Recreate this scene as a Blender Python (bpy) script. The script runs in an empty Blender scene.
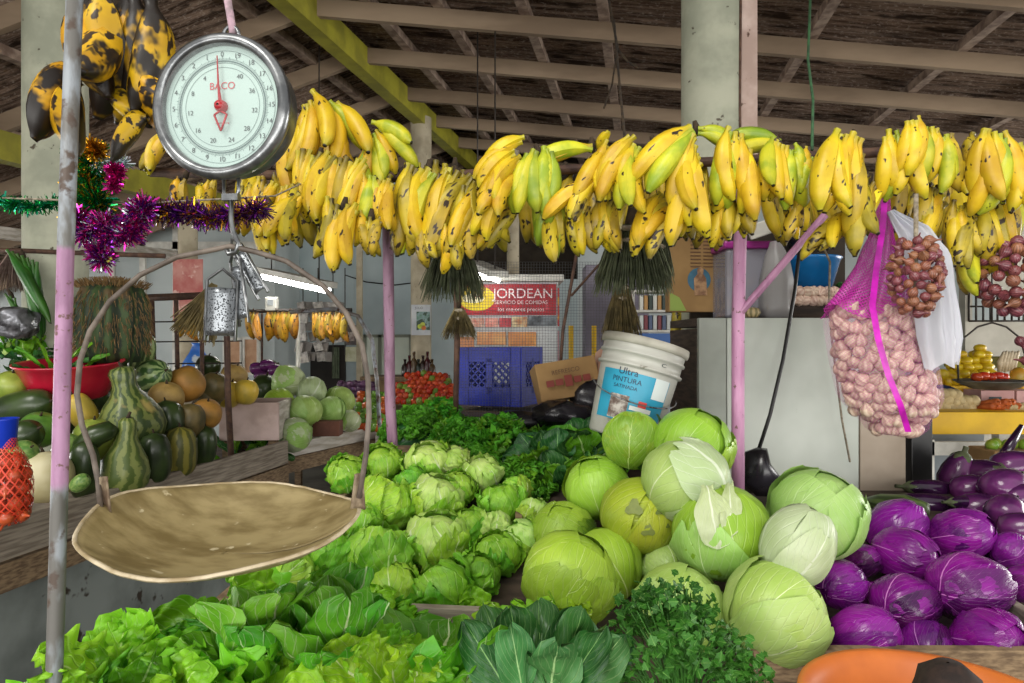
import bpy, math, random
from mathutils import Vector, Matrix, Euler, noise
S = bpy.context.scene
COL = S.collection
PI = math.pi
# ---------------------------------------------------------------- camera, sky, exposure
CX, CY, F, EYE = 512.0, 341.5, 700.0, 1.55
cam_data = bpy.data.cameras.new('camera'); cam = bpy.data.objects.new('camera', cam_data); COL.objects.link(cam)
cam.location = (0, 0, EYE); cam.rotation_euler = (PI/2, 0, 0)
cam_data.sensor_width = 36; cam_data.lens = F*36/1024; cam_data.clip_start = .05
S.camera = cam
W = bpy.data.worlds.new('sky'); S.world = W; W.use_nodes = True
bg = W.node_tree.nodes['Background']; bg.inputs[0].default_value = (1.0, .985, .95, 1); bg.inputs[1].default_value = 0.95
def sunlamp(e, rot, ang, col):
    d = bpy.data.lights.new('sun', 'SUN'); d.energy = e; d.angle = ang; d.color = col
    o = bpy.data.objects.new('sun', d); COL.objects.link(o); o.rotation_euler = rot
sunlamp(1.7, (math.radians(48), 0, math.radians(-28)), math.radians(25), (1, .97, .9))
def fill_panel(loc, tilt, sx, sy, e):      # unseen fill lamp, added for the dark roof; stands in for open-front daylight
    d = bpy.data.lights.new('fill_light', 'AREA'); d.shape = 'RECTANGLE'; d.size = sx; d.size_y = sy; d.energy = e; d.color = (1, .98, .94)
    o = bpy.data.objects.new('fill_light', d); COL.objects.link(o); o.location = loc; o.rotation_euler = (math.radians(90+tilt), 0, 0)
fill_panel((0, -10, 1.0), 14, 24, 3.0, 1500)
def side_fill(loc, rz, sx, sy, e):  # unseen fill lamps added at both sides to brighten the far walls
    fill_panel(loc, 0, sx, sy, e); o = COL.objects[-1]; o.rotation_euler = (math.radians(90), 0, math.radians(rz))
side_fill((-9.5, 5.5, 1.5), -90, 6, 2.4, 480); side_fill((10.5, 5.5, 1.5), 90, 6, 2.4, 480)
S.view_settings.view_transform = 'Standard'; S.view_settings.look = 'None'
S.view_settings.exposure = 0.0; S.view_settings.gamma = 1; S.view_settings.use_curve_mapping = False

def P(px, py, Y):
    return Vector(((px-CX)/F*Y, Y, EYE-(py-CY)/F*Y))
def lerp(a, b, t): return a+(b-a)*t
def sm(a, b, x):
    t = max(0, min(1, (x-a)/(b-a))); return t*t*(3-2*t)
def nz(x, y, z): return noise.noise(Vector((x, y, z)))
RD = math.radians

# ---------------------------------------------------------------- mesh collecting
class MB:
    def __init__(s): s.v = []; s.f = []; s.uv = []; s.mi = []; s.cur = 0; s.sm = []; s.smooth = True
    def add(s, vs, fs, uvs=None):
        b = len(s.v); s.v += [tuple(x) for x in vs]
        s.uv += list(uvs) if uvs else [(x[0]*1.0, x[2]*1.0) for x in vs]
        s.f += [tuple(b+i for i in f) for f in fs]; s.mi += [s.cur]*len(fs); s.sm += [s.smooth]*len(fs)
        return s
    def grid(s, nu, nv, fn, cu=False, cv=False):
        vs = []; uv = []
        for j in range(nv+1):
            for i in range(nu+1):
                vs.append(fn(i/nu, j/nv)); uv.append((i/nu, j/nv))
        fs = [(j*(nu+1)+i, j*(nu+1)+i+1, (j+1)*(nu+1)+i+1, (j+1)*(nu+1)+i) for j in range(nv) for i in range(nu)]
        return s.add(vs, fs, uv)
    def tube(s, pts, rs, n=8, cap=True):
        pts = [Vector(p) for p in pts]; m = len(pts)
        if not isinstance(rs, (list, tuple)): rs = [rs]*m
        t0 = (pts[1]-pts[0]).normalized(); up = Vector((0, 0, 1)) if abs(t0.z) < .9 else Vector((1, 0, 0))
        a = t0.cross(up).normalized(); vs = []; uv = []
        for k, p in enumerate(pts):
            t = (pts[min(k+1, m-1)]-pts[max(k-1, 0)]).normalized()
            a = (a-t*a.dot(t)).normalized(); b = t.cross(a)
            for i in range(n+1):
                q = 2*PI*i/n; vs.append(p+(a*math.cos(q)+b*math.sin(q))*rs[k]); uv.append((i/n, k/(m-1)))
        fs = [(k*(n+1)+i, k*(n+1)+i+1, (k+1)*(n+1)+i+1, (k+1)*(n+1)+i) for k in range(m-1) for i in range(n)]
        if cap: fs += [tuple(range(n-1, -1, -1)), tuple((m-1)*(n+1)+i for i in range(n))]
        return s.add(vs, fs, uv)
    def lathe(s, prof, n=20, fn=None):
        m = len(prof); vs = []; uv = []
        for k, (r, z) in enumerate(prof):
            for i in range(n+1):
                q = 2*PI*i/n; rr = r*(fn(q, k/(m-1)) if fn else 1)
                vs.append((rr*math.cos(q), rr*math.sin(q), z)); uv.append((i/n, k/(m-1)))
        fs = [(k*(n+1)+i, k*(n+1)+i+1, (k+1)*(n+1)+i+1, (k+1)*(n+1)+i) for k in range(m-1) for i in range(n)]
        return s.add(vs, fs, uv)
    def box(s, c, d, M=None):
        c = Vector(c); vs = []
        for x in (-.5, .5):
            for y in (-.5, .5):
                for z in (-.5, .5):
                    q = Vector((x*d[0], y*d[1], z*d[2])); vs.append(c+(M@q if M else q))
        sv = s.smooth; s.smooth = False
        s.add(vs, [(0, 1, 3, 2), (4, 6, 7, 5), (0, 4, 5, 1), (2, 3, 7, 6), (0, 2, 6, 4), (1, 5, 7, 3)], [(v.x, v.z) for v in vs]); s.smooth = sv
        return s
    def beam(s, a, b, w, h):
        a = Vector(a); b = Vector(b); t = (b-a); L = t.length; t.normalize()
        up = Vector((0, 0, 1)) if abs(t.z) < .95 else Vector((0, 1, 0))
        x = t.cross(up).normalized(); z = x.cross(t); M = Matrix((x, t, z)).transposed()
        return s.box((a+b)/2, (w, L, h), M)
    def prism(s, pts, y0, y1):
        n = len(pts); vs = [(x, y0, z) for x, z in pts]+[(x, y1, z) for x, z in pts]
        fs = [tuple(range(n)), tuple(range(2*n-1, n-1, -1))]+[(i, i+n, (i+1) % n+n, (i+1) % n) for i in range(n)]
        sv = s.smooth; s.smooth = False; s.add(vs, fs); s.smooth = sv
        return s
    def jitter(s, amp, freq, seed=0):
        out = []
        for x, y, z in s.v:
            out.append((x+amp*nz(x*freq+seed, y*freq, z*freq), y+amp*nz(x*freq, y*freq+seed+7, z*freq), z+amp*nz(x*freq, y*freq, z*freq+seed+13)))
        s.v = out; return s
    def xf(s, M):
        s.v = [tuple(M@Vector(p)) for p in s.v]; return s
    def mesh(s, name, mats):
        me = bpy.data.meshes.new(name); me.from_pydata(s.v, [], s.f)
        ul = me.uv_layers.new(name='UVMap')
        buf = [0.0]*(2*len(me.loops)); li = [0]*len(me.loops); me.loops.foreach_get('vertex_index', li)
        for k, vi in enumerate(li): buf[2*k], buf[2*k+1] = s.uv[vi]
        ul.data.foreach_set('uv', buf)
        me.polygons.foreach_set('use_smooth', s.sm)
        for m in (mats if isinstance(mats, (list, tuple)) else [mats]): me.materials.append(m)
        me.polygons.foreach_set('material_index', s.mi); me.update()
        return me
    def build(s, name, mats, parent=None, loc=None, rot=None, bevel=0):
        o = bpy.data.objects.new(name, s.mesh(name, mats)); COL.objects.link(o)
        if parent: o.parent = parent
        if loc is not None: o.location = loc
        if rot is not None: o.rotation_euler = rot
        if bevel:
            b = o.modifiers.new('b', 'BEVEL'); b.width = bevel; b.segments = 2; b.limit_method = 'ANGLE'
        return o
def tag(o, label, cat, group=None, kind=None):
    o['label'] = label; o['category'] = cat
    if group: o['group'] = group
    if kind: o['kind'] = kind
    return o
def thing(name, label, cat, loc=(0, 0, 0), rot=(0, 0, 0), group=None):
    o = bpy.data.objects.new(name, None); COL.objects.link(o); o.location = loc; o.rotation_euler = rot; o.empty_display_size = .05
    return tag(o, label, cat, group)
def struct(o, label=None):
    o['kind'] = 'structure'
    if label: o['label'] = label
    return o
def put(name, mesh, loc, rot=(0, 0, 0), sc=1, parent=None):
    o = bpy.data.objects.new(name, mesh); COL.objects.link(o); o.location = loc; o.rotation_euler = rot
    o.scale = (sc, sc, sc) if isinstance(sc, (int, float)) else sc
    if parent: o.parent = parent
    return o
def clone(root, label, loc, rot=(0, 0, 0), sc=1, group=None):
    r = root.copy(); COL.objects.link(r); r.location = loc; r.rotation_euler = rot
    r.scale = (sc, sc, sc) if isinstance(sc, (int, float)) else sc
    r['label'] = label
    if group: r['group'] = group
    for ch in list(root.children):
        c = ch.copy(); COL.objects.link(c); c.parent = r
        for g in ch.children:
            d = g.copy(); COL.objects.link(d); d.parent = c
    return r
def place(root, used, label, loc, rot=(0, 0, 0), sc=1, group=None):
    """The first placing moves the source itself, later ones copy it."""
    if root.name not in used:
        used.add(root.name); root.location = loc; root.rotation_euler = rot
        root.scale = (sc, sc, sc) if isinstance(sc, (int, float)) else sc
        root['label'] = label
        if group: root['group'] = group
        return root
    return clone(root, label, loc, rot, sc, group)
USED = set()
def look_rot(d, roll=0.0):
    """Rotation taking local +X onto direction d, with local +Z as near world up as it can be, then rolled about d."""
    d = Vector(d).normalized(); up = Vector((0, 0, 1)) if abs(d.z) < .98 else Vector((0, -1, 0))
    y = up.cross(d).normalized(); z = d.cross(y)
    M = Matrix((d, y, z)).transposed()
    return (M@Matrix.Rotation(roll, 3, 'X')).to_euler()
def pile_rot(rng): return (rng.uniform(0, 6.28), rng.uniform(0, 6.28), rng.uniform(0, 6.28))

# ---------------------------------------------------------------- materials
def c4(c): return (c[0], c[1], c[2], 1)
def hexc(h):
    h = h.lstrip('#'); o = []
    for i in (0, 2, 4):
        v = int(h[i:i+2], 16)/255; o.append(v/12.92 if v <= .04045 else ((v+.055)/1.055)**2.4)
    return tuple(o)
class NT:
    def __init__(s, name, rough=.5, spec=.5, **kw):
        s.m = bpy.data.materials.new(name); s.m.use_nodes = True; s.t = s.m.node_tree; s.b = s.t.nodes['Principled BSDF']
        s.b.inputs['Roughness'].default_value = rough; s.b.inputs['Specular IOR Level'].default_value = spec
        for k, v in kw.items(): s.b.inputs[k.replace('_', ' ')].default_value = v
    def N(s, ty, **kw):
        n = s.t.nodes.new(ty)
        for k, v in kw.items(): setattr(n, k, v)
        return n
    def L(s, a, b): s.t.links.new(a, b)
    def inp(s, sock, v):
        if hasattr(v, 'is_output'): s.L(v, sock)
        else: sock.default_value = v
    def math(s, op, a, b=0.0, c=0.0, clamp=False):
        n = s.N('ShaderNodeMath', operation=op, use_clamp=clamp)
        for i, v in enumerate((a, b, c)): s.inp(n.inputs[i], v)
        return n.outputs[0]
    def step(s, lo, hi, x):
        n = s.N('ShaderNodeMapRange', interpolation_type='SMOOTHSTEP', clamp=True)
        s.inp(n.inputs[0], x); n.inputs[1].default_value = lo; n.inputs[2].default_value = hi
        return n.outputs[0]
    def coord(s, which='Object', sc=None):
        o = s.N('ShaderNodeTexCoord').outputs[which]
        if sc:
            n = s.N('ShaderNodeMapping'); s.L(o, n.inputs[0]); n.inputs['Scale'].default_value = sc; o = n.outputs[0]
        return o
    def uv(s):
        n = s.N('ShaderNodeSeparateXYZ'); s.L(s.coord('UV'), n.inputs[0]); return n.outputs[0], n.outputs[1]
    def rnd(s): return s.N('ShaderNodeObjectInfo').outputs['Random']
    def noise(s, sc, det=3, vec=None, rough=.55, w=None, dist=0):
        n = s.N('ShaderNodeTexNoise'); n.inputs['Scale'].default_value = sc; n.inputs['Detail'].default_value = det; n.inputs['Roughness'].default_value = rough
        n.inputs['Distortion'].default_value = dist
        if w is not None: n.noise_dimensions = '4D'; s.inp(n.inputs['W'], w)
        s.L(vec if vec is not None else s.coord(), n.inputs['Vector']); return n.outputs[0]
    def vor(s, sc, vec=None, feat='F1'):
        n = s.N('ShaderNodeTexVoronoi', feature=feat); n.inputs['Scale'].default_value = sc
        s.L(vec if vec is not None else s.coord(), n.inputs['Vector']); return n.outputs['Distance']
    def mix(s, f, a, b, mode='MIX'):
        n = s.N('ShaderNodeMix', data_type='RGBA', blend_type=mode); s.inp(n.inputs['Factor'], f)
        for i, v in ((6, a), (7, b)):
            s.inp(n.inputs[i], v if hasattr(v, 'is_output') else c4(v))
        return n.outputs[2]
    def vary(s, col, amt=.25, hue=.0):
        n = s.N('ShaderNodeHueSaturation'); r = s.rnd()
        s.L(s.math('MULTIPLY_ADD', r, amt, 1-amt/2), n.inputs['Value'])
        if hue: s.L(s.math('MULTIPLY_ADD', s.math('FRACT', s.math('MULTIPLY', r, 7.31)), hue, .5-hue/2), n.inputs['Hue'])
        s.L(col, n.inputs['Color']); return n.outputs[0]
    def bump(s, h, st=.3, d=.01):
        n = s.N('ShaderNodeBump'); n.inputs['Strength'].default_value = st; n.inputs['Distance'].default_value = d
        s.L(h, n.inputs['Height']); s.L(n.outputs[0], s.b.inputs['Normal'])
    def done(s, col):
        s.inp(s.b.inputs['Base Color'], col if hasattr(col, 'is_output') else c4(col)); return s.m
def plain(name, a, b=None, sc=8, rough=.5, bump=.0, lo=.35, hi=.65, stretch=None, metal=0, spec=.5, vary=0, bd=.004, spots=None):
    t = NT(name, rough, spec, Metallic=metal); a = hexc(a) if isinstance(a, str) else a
    if b is None and not vary and not bump: return t.done(a)
    b = a if b is None else hexc(b) if isinstance(b, str) else b
    vec = t.coord('Object', stretch); n = t.noise(sc, 4, vec); c = t.mix(t.step(lo, hi, n), a, b)
    if spots:
        c = t.mix(t.step(spots[2], spots[2]+.06, t.noise(spots[1], 3, t.coord())), c, hexc(spots[0]))
    if vary: c = t.vary(c, vary)
    if bump: t.bump(n, bump, bd)
    return t.done(c)
def leaf_mat(name, light, dark, vein, nv=9, mid=.05, k=1.4, vs=.55, rough=.42, tr=.25, bumpd=.006, edge=None, nsc=6, sub=.0):
    light, dark, vein = (hexc(x) for x in (light, dark, vein))
    t = NT(name, rough, .4); u, v = t.uv()
    x = t.math('ABSOLUTE', t.math('MULTIPLY_ADD', u, 2, -1))
    n = t.noise(nsc, 4, w=t.math('MULTIPLY', t.rnd(), 20))
    base = t.mix(t.step(.3, .7, n), dark, light)
    if edge: base = t.mix(t.step(.35, 1.0, t.math('MAXIMUM', x, t.math('MULTIPLY', v, .9))), base, hexc(edge))
    ph = t.math('ADD', t.math('MULTIPLY_ADD', v, nv, t.math('MULTIPLY', x, -k*nv*.25)), t.math('MULTIPLY', n, .8))
    tri = t.math('ABSOLUTE', t.math('MULTIPLY_ADD', t.math('FRACT', ph), 2, -1))
    sv = t.step(.80, 1.0, tri)
    ph2 = t.math('ADD', t.math('MULTIPLY', x, 5), t.math('MULTIPLY', n, 3.0)); tri2 = t.math('ABSOLUTE', t.math('MULTIPLY_ADD', t.math('FRACT', ph2), 2, -1))
    sv2 = t.math('MULTIPLY', t.step(.86, 1.0, tri2), .5)
    w = t.math('MULTIPLY_ADD', v, -mid*.8, mid)
    mr = t.math('SUBTRACT', 1, t.math('DIVIDE', x, t.math('MAXIMUM', w, .004)), clamp=True)
    mr = t.step(.0, .6, mr)
    fac = t.math('MAXIMUM', mr, t.math('MULTIPLY', t.math('MAXIMUM', sv, sv2), vs))
    col = t.vary(t.mix(fac, base, vein), .22, .03)
    h = t.math('SUBTRACT', t.math('MULTIPLY', n, .6), t.math('MULTIPLY', t.math('MAXIMUM', sv, sv2), .5))
    t.bump(h, .5, bumpd)
    if tr:
        tn = t.N('ShaderNodeBsdfTranslucent'); t.L(col, tn.inputs[0]); mx = t.N('ShaderNodeMixShader'); mx.inputs[0].default_value = tr
        out = t.t.nodes['Material Output']; t.L(t.b.outputs[0], mx.inputs[1]); t.L(tn.outputs[0], mx.inputs[2]); t.L(mx.outputs[0], out.inputs[0])
    return t.done(col)
def banana_mat(name, main, second, tipc, spot=.5, spotc='#2a1a08', dark=.0, lo=.4):
    t = NT(name, .42, .45); u, v = t.uv(); r = t.rnd(); w = t.math('MULTIPLY', r, 30)
    ob = t.coord('Object', (1, 1, 1))
    n = t.noise(14, 3, ob, w=w); c = t.mix(t.step(lo, lo+.25, n), hexc(main), hexc(second))
    e = t.math('MAXIMUM', t.step(.80, 1.0, v), t.math('SUBTRACT', 1, t.step(.0, .2, v)))
    c = t.mix(t.math('MULTIPLY', e, .75), c, hexc(tipc))
    s2 = t.noise(60, 2, t.coord('Object', (.45, 1, 1)), w=w)
    c = t.mix(t.step(spot, spot+.05, s2), c, hexc(spotc))
    if dark:
        c = t.mix(t.step(dark, dark+.08, t.noise(22, 3, t.coord('Object', (.5, 1, 1)), w=w)), c, hexc('#1a120c'))
    c = t.mix(t.step(.972, .985, v), c, hexc('#1c130b'))
    t.bump(n, .15, .003)
    return t.done(t.vary(c, .2, .025))
def stripe_mat(name, a, b, n=10, rough=.35, mott=.5, thin=.5, bumpk=0, c=None, nsc=14):
    t = NT(name, rough, .5); u, v = t.uv(); w = t.math('MULTIPLY', t.rnd(), 20)
    nn = t.noise(nsc, 4, w=w)
    ph = t.math('ADD', t.math('MULTIPLY', u, n), t.math('MULTIPLY', nn, mott*2))
    tri = t.math('ABSOLUTE', t.math('MULTIPLY_ADD', t.math('FRACT', ph), 2, -1))
    col = t.mix(t.step(thin-.12, thin+.12, tri), hexc(a), hexc(b))
    if c: col = t.mix(t.math('MULTIPLY', t.step(.55, .65, t.noise(9, 3, w=w)), .8), col, hexc(c))
    if bumpk: t.bump(nn, bumpk, .004)
    return t.done(t.vary(col, .3, .02))
def emit(name, col, st):
    t = NT(name, .5); t.b.inputs['Emission Color'].default_value = c4(col); t.b.inputs['Emission Strength'].default_value = st
    return t.done(col)
M = {}
M['concrete'] = plain('stained concrete', '#7d8480', '#5c625e', 3, .85, .3, spots=('#2e2519', 9, .62))
M['floor'] = plain('concrete floor', '#6c675d', '#504c44', 2, .8, .2)
M['colpaint'] = plain('pale green column paint', '#a9aa96', '#8e917f', 5, .75, .15, spots=('#4d4436', 18, .68))
M['colcream'] = plain('cream column paint', '#b3a890', '#978d76', 5, .75, .1, spots=('#5a4d3c', 18, .68))
M['colpink'] = plain('pink cream plaster strip', '#c4aea4', '#a48d82', 6, .8, .15, spots=('#4d3427', 14, .66))
M['purlin'] = plain('grey brown painted timber', '#948069', '#786551', 3, .75, .1, stretch=(.3, 1, 1))
M['batten'] = plain('rough timber batten', '#a28e7e', '#715c4f', 10, .85, .3, stretch=(1, 1, 1))
M['olive'] = plain('olive green painted timber', '#9a9426', '#7d781e', 4, .6, .1, spots=('#3c3410', 12, .7))
def roofmat():
    t = NT('weathered corrugated roof underside', .9, .2)
    n = t.noise(3, 6, t.coord('UV', (9, 160, 1)), .7); n2 = t.noise(40, 4, t.coord('UV', (6, 14, 1)), .7)
    c = t.mix(t.step(.36, .6, n), hexc('#4a382e'), hexc('#8d7767')); c = t.mix(t.step(.5, .7, n2), c, hexc('#ab9b8e')); c = t.mix(t.step(.52, .64, t.noise(4, 5, t.coord('UV', (5, 30, 1)), .6)), c, hexc('#35281f'))
    t.bump(n, .6, .02); return t.done(c)
M['roof'] = roofmat()
M['wallblue'] = plain('pale blue wall paint', '#aebbbd', '#9dabae', 1.5, .8, .05, spots=('#7d8a8c', 5, .72))
M['wallgrey'] = plain('light grey wall panel', '#b4bcbc', '#a3acac', 1.5, .8, .05)
M['walldark'] = plain('dark backing brown', '#3d3429', '#2a231b', 4, .9, .2)
M['white'] = plain('white paint', '#d8d6ce', '#b9b7ae', 6, .6, .05)
M['dark'] = plain('dark metal', '#26221f', '#3a322c', 20, .6, .1)
M['black'] = plain('black plastic', '#0d0d0e', None, rough=.4)
M['rust'] = plain('rusty steel', '#3e2a22', '#5a4030', 30, .75, .3)
M['galv'] = plain('galvanised pipe', '#8f949b', '#6d655e', 26, .4, .2, metal=.6, spots=('#4a342a', 30, .6))
def postmat():
    t = NT('pink paint wearing off grey pipe', .5, .5); ob = t.N('ShaderNodeSeparateXYZ'); t.L(t.coord(), ob.inputs[0])
    n = t.noise(30, 4, t.coord('Object', (1, 1, .35)))
    pk = t.mix(t.step(.4, .62, n), hexc('#a57b9b'), hexc('#8d6583')); pk = t.mix(t.step(.62, .7, t.noise(60, 3)), pk, hexc('#6b4a4a'))
    gv = t.mix(t.step(.4, .6, n), hexc('#8e949a'), hexc('#62605c')); gv = t.mix(t.step(.55, .65, t.noise(25, 4)), gv, hexc('#4d3f36'))
    z = t.math('ADD', ob.outputs[2], t.math('MULTIPLY', n, .02))
    a = t.math('MULTIPLY', t.step(1.31, 1.33, z), t.math('SUBTRACT', 1, t.step(1.708, 1.72, z)))
    return t.done(t.mix(a, gv, pk))
M['post'] = postmat()
def pinkmat(name, a, b):
    t = NT(name, .55, .4); n = t.noise(12, 4, t.coord('Object', (3, 3, .5)))
    c = t.mix(t.step(.35, .65, n), hexc(a), hexc(b)); c = t.mix(t.step(.64, .7, t.noise(50, 3)), c, hexc('#6d5050')); return t.done(c)
M['pinkpost'] = pinkmat('pink pipe paint', '#bd8bab', '#a57494')
M['mauve'] = pinkmat('worn mauve pipe paint', '#a17d94', '#7e5c72')
M['wood'] = plain('weathered wood', '#8a7458', '#5f4c38', 7, .85, .3, stretch=(4, 4, 18))
M['woodgrey'] = plain('grey weathered plank', '#9b9182', '#72675a', 6, .85, .3, stretch=(1, 1, 14))
M['wooddark'] = plain('damp dark plank', '#4a3c31', '#2e241d', 8, .8, .3, stretch=(1, 1, 10))
M['whiteboard'] = plain('scuffed white plank', '#c9c3bb', '#9f9789', 5, .8, .1, stretch=(1, 1, 6))
M['cardboard'] = plain('cardboard', '#94754a', '#80633c', 4, .9, .05)
M['stem'] = plain('dry dark stem', '#3b2d1b', '#1f160d', 40, .9, .4)
M['string'] = plain('rope', '#9a8f7d', '#6d6353', 60, .9, .3)
# ================================================================ THE SETTING
MB().box((0, 5, -.02), (22, 16, .04)).build('floor', M['floor'])['kind'] = 'structure'
def xg(y): return -1.49+.181*(y-5.15)
def zr(x, y): return 3.55+.052*y-.083*x            # roof, bottom line of the purlins right of the ridge
def zl(x, y): return zr(xg(y), y)-.38*(xg(y)-x)    # left of the ridge
YS = [2.2, 3.2, 4.15, 5.15, 6.1, 7.15, 8.15, 9.15, 10.2]
def sheet(name, x0, x1, zf, right):
    mb = MB()
    def fn(u, v):
        y = lerp(1.5, 10.6, v); x = lerp(xg(y), x1, u) if right else lerp(x0, xg(y), u)
        return (x, y, zf(x, y)+.235+.018*math.sin(y*2*PI/.13))
    mb.grid(6, 500, fn); o = mb.build(name, M['roof']); struct(o)
sheet('ceiling', 0, 9, zr, True); sheet('ceiling_slope', -9, 0, zl, False)
for y in YS:
    a, b = xg(y)+.02, 8.6
    struct(MB().beam((a, y, zr(a, y)+.065), (b, y, zr(b, y)+.065), .05, .13).build('roof_beam', M['purlin']))
    a, b = -8.5, xg(y)-.02
    struct(MB().beam((a, y, zl(a, y)+.065), (b, y, zl(b, y)+.065), .05, .13).build('roof_beam', M['purlin']))
for x0 in (-1.07, -.53, .1, .68, 1.45, 2.2, 3.3, 4.4, 5.6, 6.8):
    p, q = (x0+.183*(2-5.15), 2.0), (x0+.183*(10.4-5.15), 10.4)
    struct(MB().beam((*p, zr(*p)+.165), (*q, zr(*q)+.165), .075, .07).build('roof_beam', M['batten']))
for x0 in (-1.9, -2.5, -3.2, -4.0, -4.9, -5.9, -7.0):
    p, q = (x0+.183*(2-5.15), 2.0), (x0+.183*(10.4-5.15), 10.4)
    struct(MB().beam((*p, zl(*p)+.165), (*q, zl(*q)+.165), .075, .07).build('roof_beam', M['batten']))
def along(x, y, z, y0, y1, w, h, m, sl=.037):
    f = lambda t: (x+.183*(t-y), t, z+sl*(t-y))
    return struct(MB().beam(f(y0), f(y1), w, h).build('roof_beam', m))
along(xg(5.15), 5.15, zr(xg(5.15), 5.15)+.02, 2.0, 10.4, .13, .22, M['olive'])
along(-3.46, 5, 2.89, 2.6, 10.0, .12, .2, M['olive'])
along(-4.6, 5, 2.45, 2.6, 9.0, .08, .1, M['whiteboard'])
def column(px, Y, r, m, z1, bands=()):
    x = (px-CX)/F*Y
    mb = MB().lathe([(r*1.01, 0), (r, .3), (r*.995, z1*.5), (r, z1)], 28); mb.jitter(.004, 3, px)
    o = mb.build('column', m, loc=(x, Y, 0)); struct(o); return o
column(56, 3.7, .152, M['colpaint'], 3.4)
rc = column(715, 3.25, .153, M['colpaint'], 3.62)
mb = MB().box((.115, -.105, 1.81), (.075, .05, 3.6)); mb.jitter(.006, 4); struct(mb.build('trim_1', M['colpink'], rc))
mb = MB().tube([(.075, -.138, 0), (.08, -.137, 1.6), (.07, -.139, 2.6), (.078, -.137, 3.6)], .006, 6); struct(mb.build('trim_2', M['rust'], rc))
column(421, 7.8, .115, M['colcream'], zr(-1, 7.8)); column(188, 7.2, .095, M['colcream'], 3.0); column(513, 9.0, .08, M['colcream'], 4.0)
mb = MB().box((0, 0, 1.3), (.07, .07, 2.6)); mb.build('column', M['colcream'], loc=(-1.96, 9.0, 2.0-1.3))['kind'] = 'structure'
# walls: the far wall, the nearer panel wall on one side, the wall with the barred opening on the other
xa, xb = (460-CX)/F*9.55, (578-CX)/F*9.55
struct(MB().box(((-2.9+xa)/2, 9.6, 1.9), (xa+2.9, .1, 3.8)).build('wall_back', M['wallblue']))
struct(MB().box(((xa+xb)/2, 9.6, 1.2), (xb-xa, .1, 2.4)).build('wall_back_low', M['wallblue']))
struct(MB().box(((xb+7.7)/2, 9.6, 1.9), (7.7-xb, .1, 3.8)).build('wall_back_far', M['wallgrey']))
struct(MB().box((0, 10.3, 2.3), (20, .1, 4.9)).build('wall_dark_backing', M['walldark']))  # added dark wall that keeps bright sky out of the gap under the roof
struct(MB().box((-5.9, 8.6, 1.6), (6.0, .1, 3.2)).build('wall_left', M['wallgrey']))
struct(MB().box((-2.951, 9.1, 1.7), (.1, .9, 3.4)).build('wall_return', M['wallgrey']))
for i, (px) in enumerate((112, 143, 176)):
    x = (px-CX)/F*8.53; struct(MB().box((x, 8.53, 1.5), (.07, .04, 3.0)).build('trim_%d' % (i+3), M['white']))
struct(MB().box((-5.8, 8.53, 2.72), (5.8, .04, .09)).build('trim_6', M['white']))
# two cork boards in white frames, low on the panel wall
tan = plain('tan cork panel', '#c7a183', '#b58c6d', 8, .9)
for i, (px0, px1, py0, py1) in enumerate(((224, 241, 339, 372), (243, 258, 338, 374))):
    a, b = P(px0, py1, 8.5), P(px1, py0, 8.5); c = (a+b)/2
    t = thing('notice_board', ('narrow tan board in a white frame on the grey wall, behind the hanging grater', 'narrow tan board in a white frame on the grey wall, beside the wall corner')[i], 'notice board', (c.x, 8.53, c.z))
    w, h = (b.x-a.x)/2, (b.z-a.z)/2
    MB().box((0, 0, 0), (2*w, .02, 2*h)).build('panel', tan, t)
    mb = MB()
    for sx in (-1, 1): mb.box((sx*w, -.01, 0), (.035, .04, 2*h+.035))
    for sz in (-1, 1): mb.box((0, -.01, sz*h), (2*w-.035, .04, .035))
    mb.build('frame', M['white'], t)
# window of pale panes in the far wall, dark doorway beside it
wa, wb = P(365, 376, 9.54), P(411, 336, 9.54)
struct(MB().box(((wa.x+wb.x)/2, 9.53, (wa.z+wb.z)/2), (wb.x-wa.x, .03, wb.z-wa.z)).build('window_1', plain('pale green window glass', '#b9c2b0', '#a9b4a2', 2, .3)))
mb = MB()
for x in (wa.x, (wa.x*2+wb.x)/3, wb.x): mb.box((x, 9.5, (wa.z+wb.z)/2), (.04, .05, wb.z-wa.z+.04))
for z in (wa.z, wb.z): mb.box(((wa.x+wb.x)/2, 9.5, z), (wb.x-wa.x, .05, .04))
struct(mb.build('window_2', plain('grey green window frame', '#6f7464')))
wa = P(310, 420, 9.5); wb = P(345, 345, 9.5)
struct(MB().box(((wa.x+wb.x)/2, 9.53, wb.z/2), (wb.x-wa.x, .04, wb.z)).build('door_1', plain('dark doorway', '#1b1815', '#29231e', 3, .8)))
cu = MB(); cu.grid(16, 8, lambda u, v: (.1*(u-.5)+.12, -.06+.015*math.sin(u*18), lerp(0, -.42, v))); 
struct(cu.build('door_1_curtain', plain('grey green door curtain', '#6f7a62', '#565f4c', 9, .9), None, (((wa.x+wb.x)/2), 9.53, wb.z-.03)))
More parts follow.
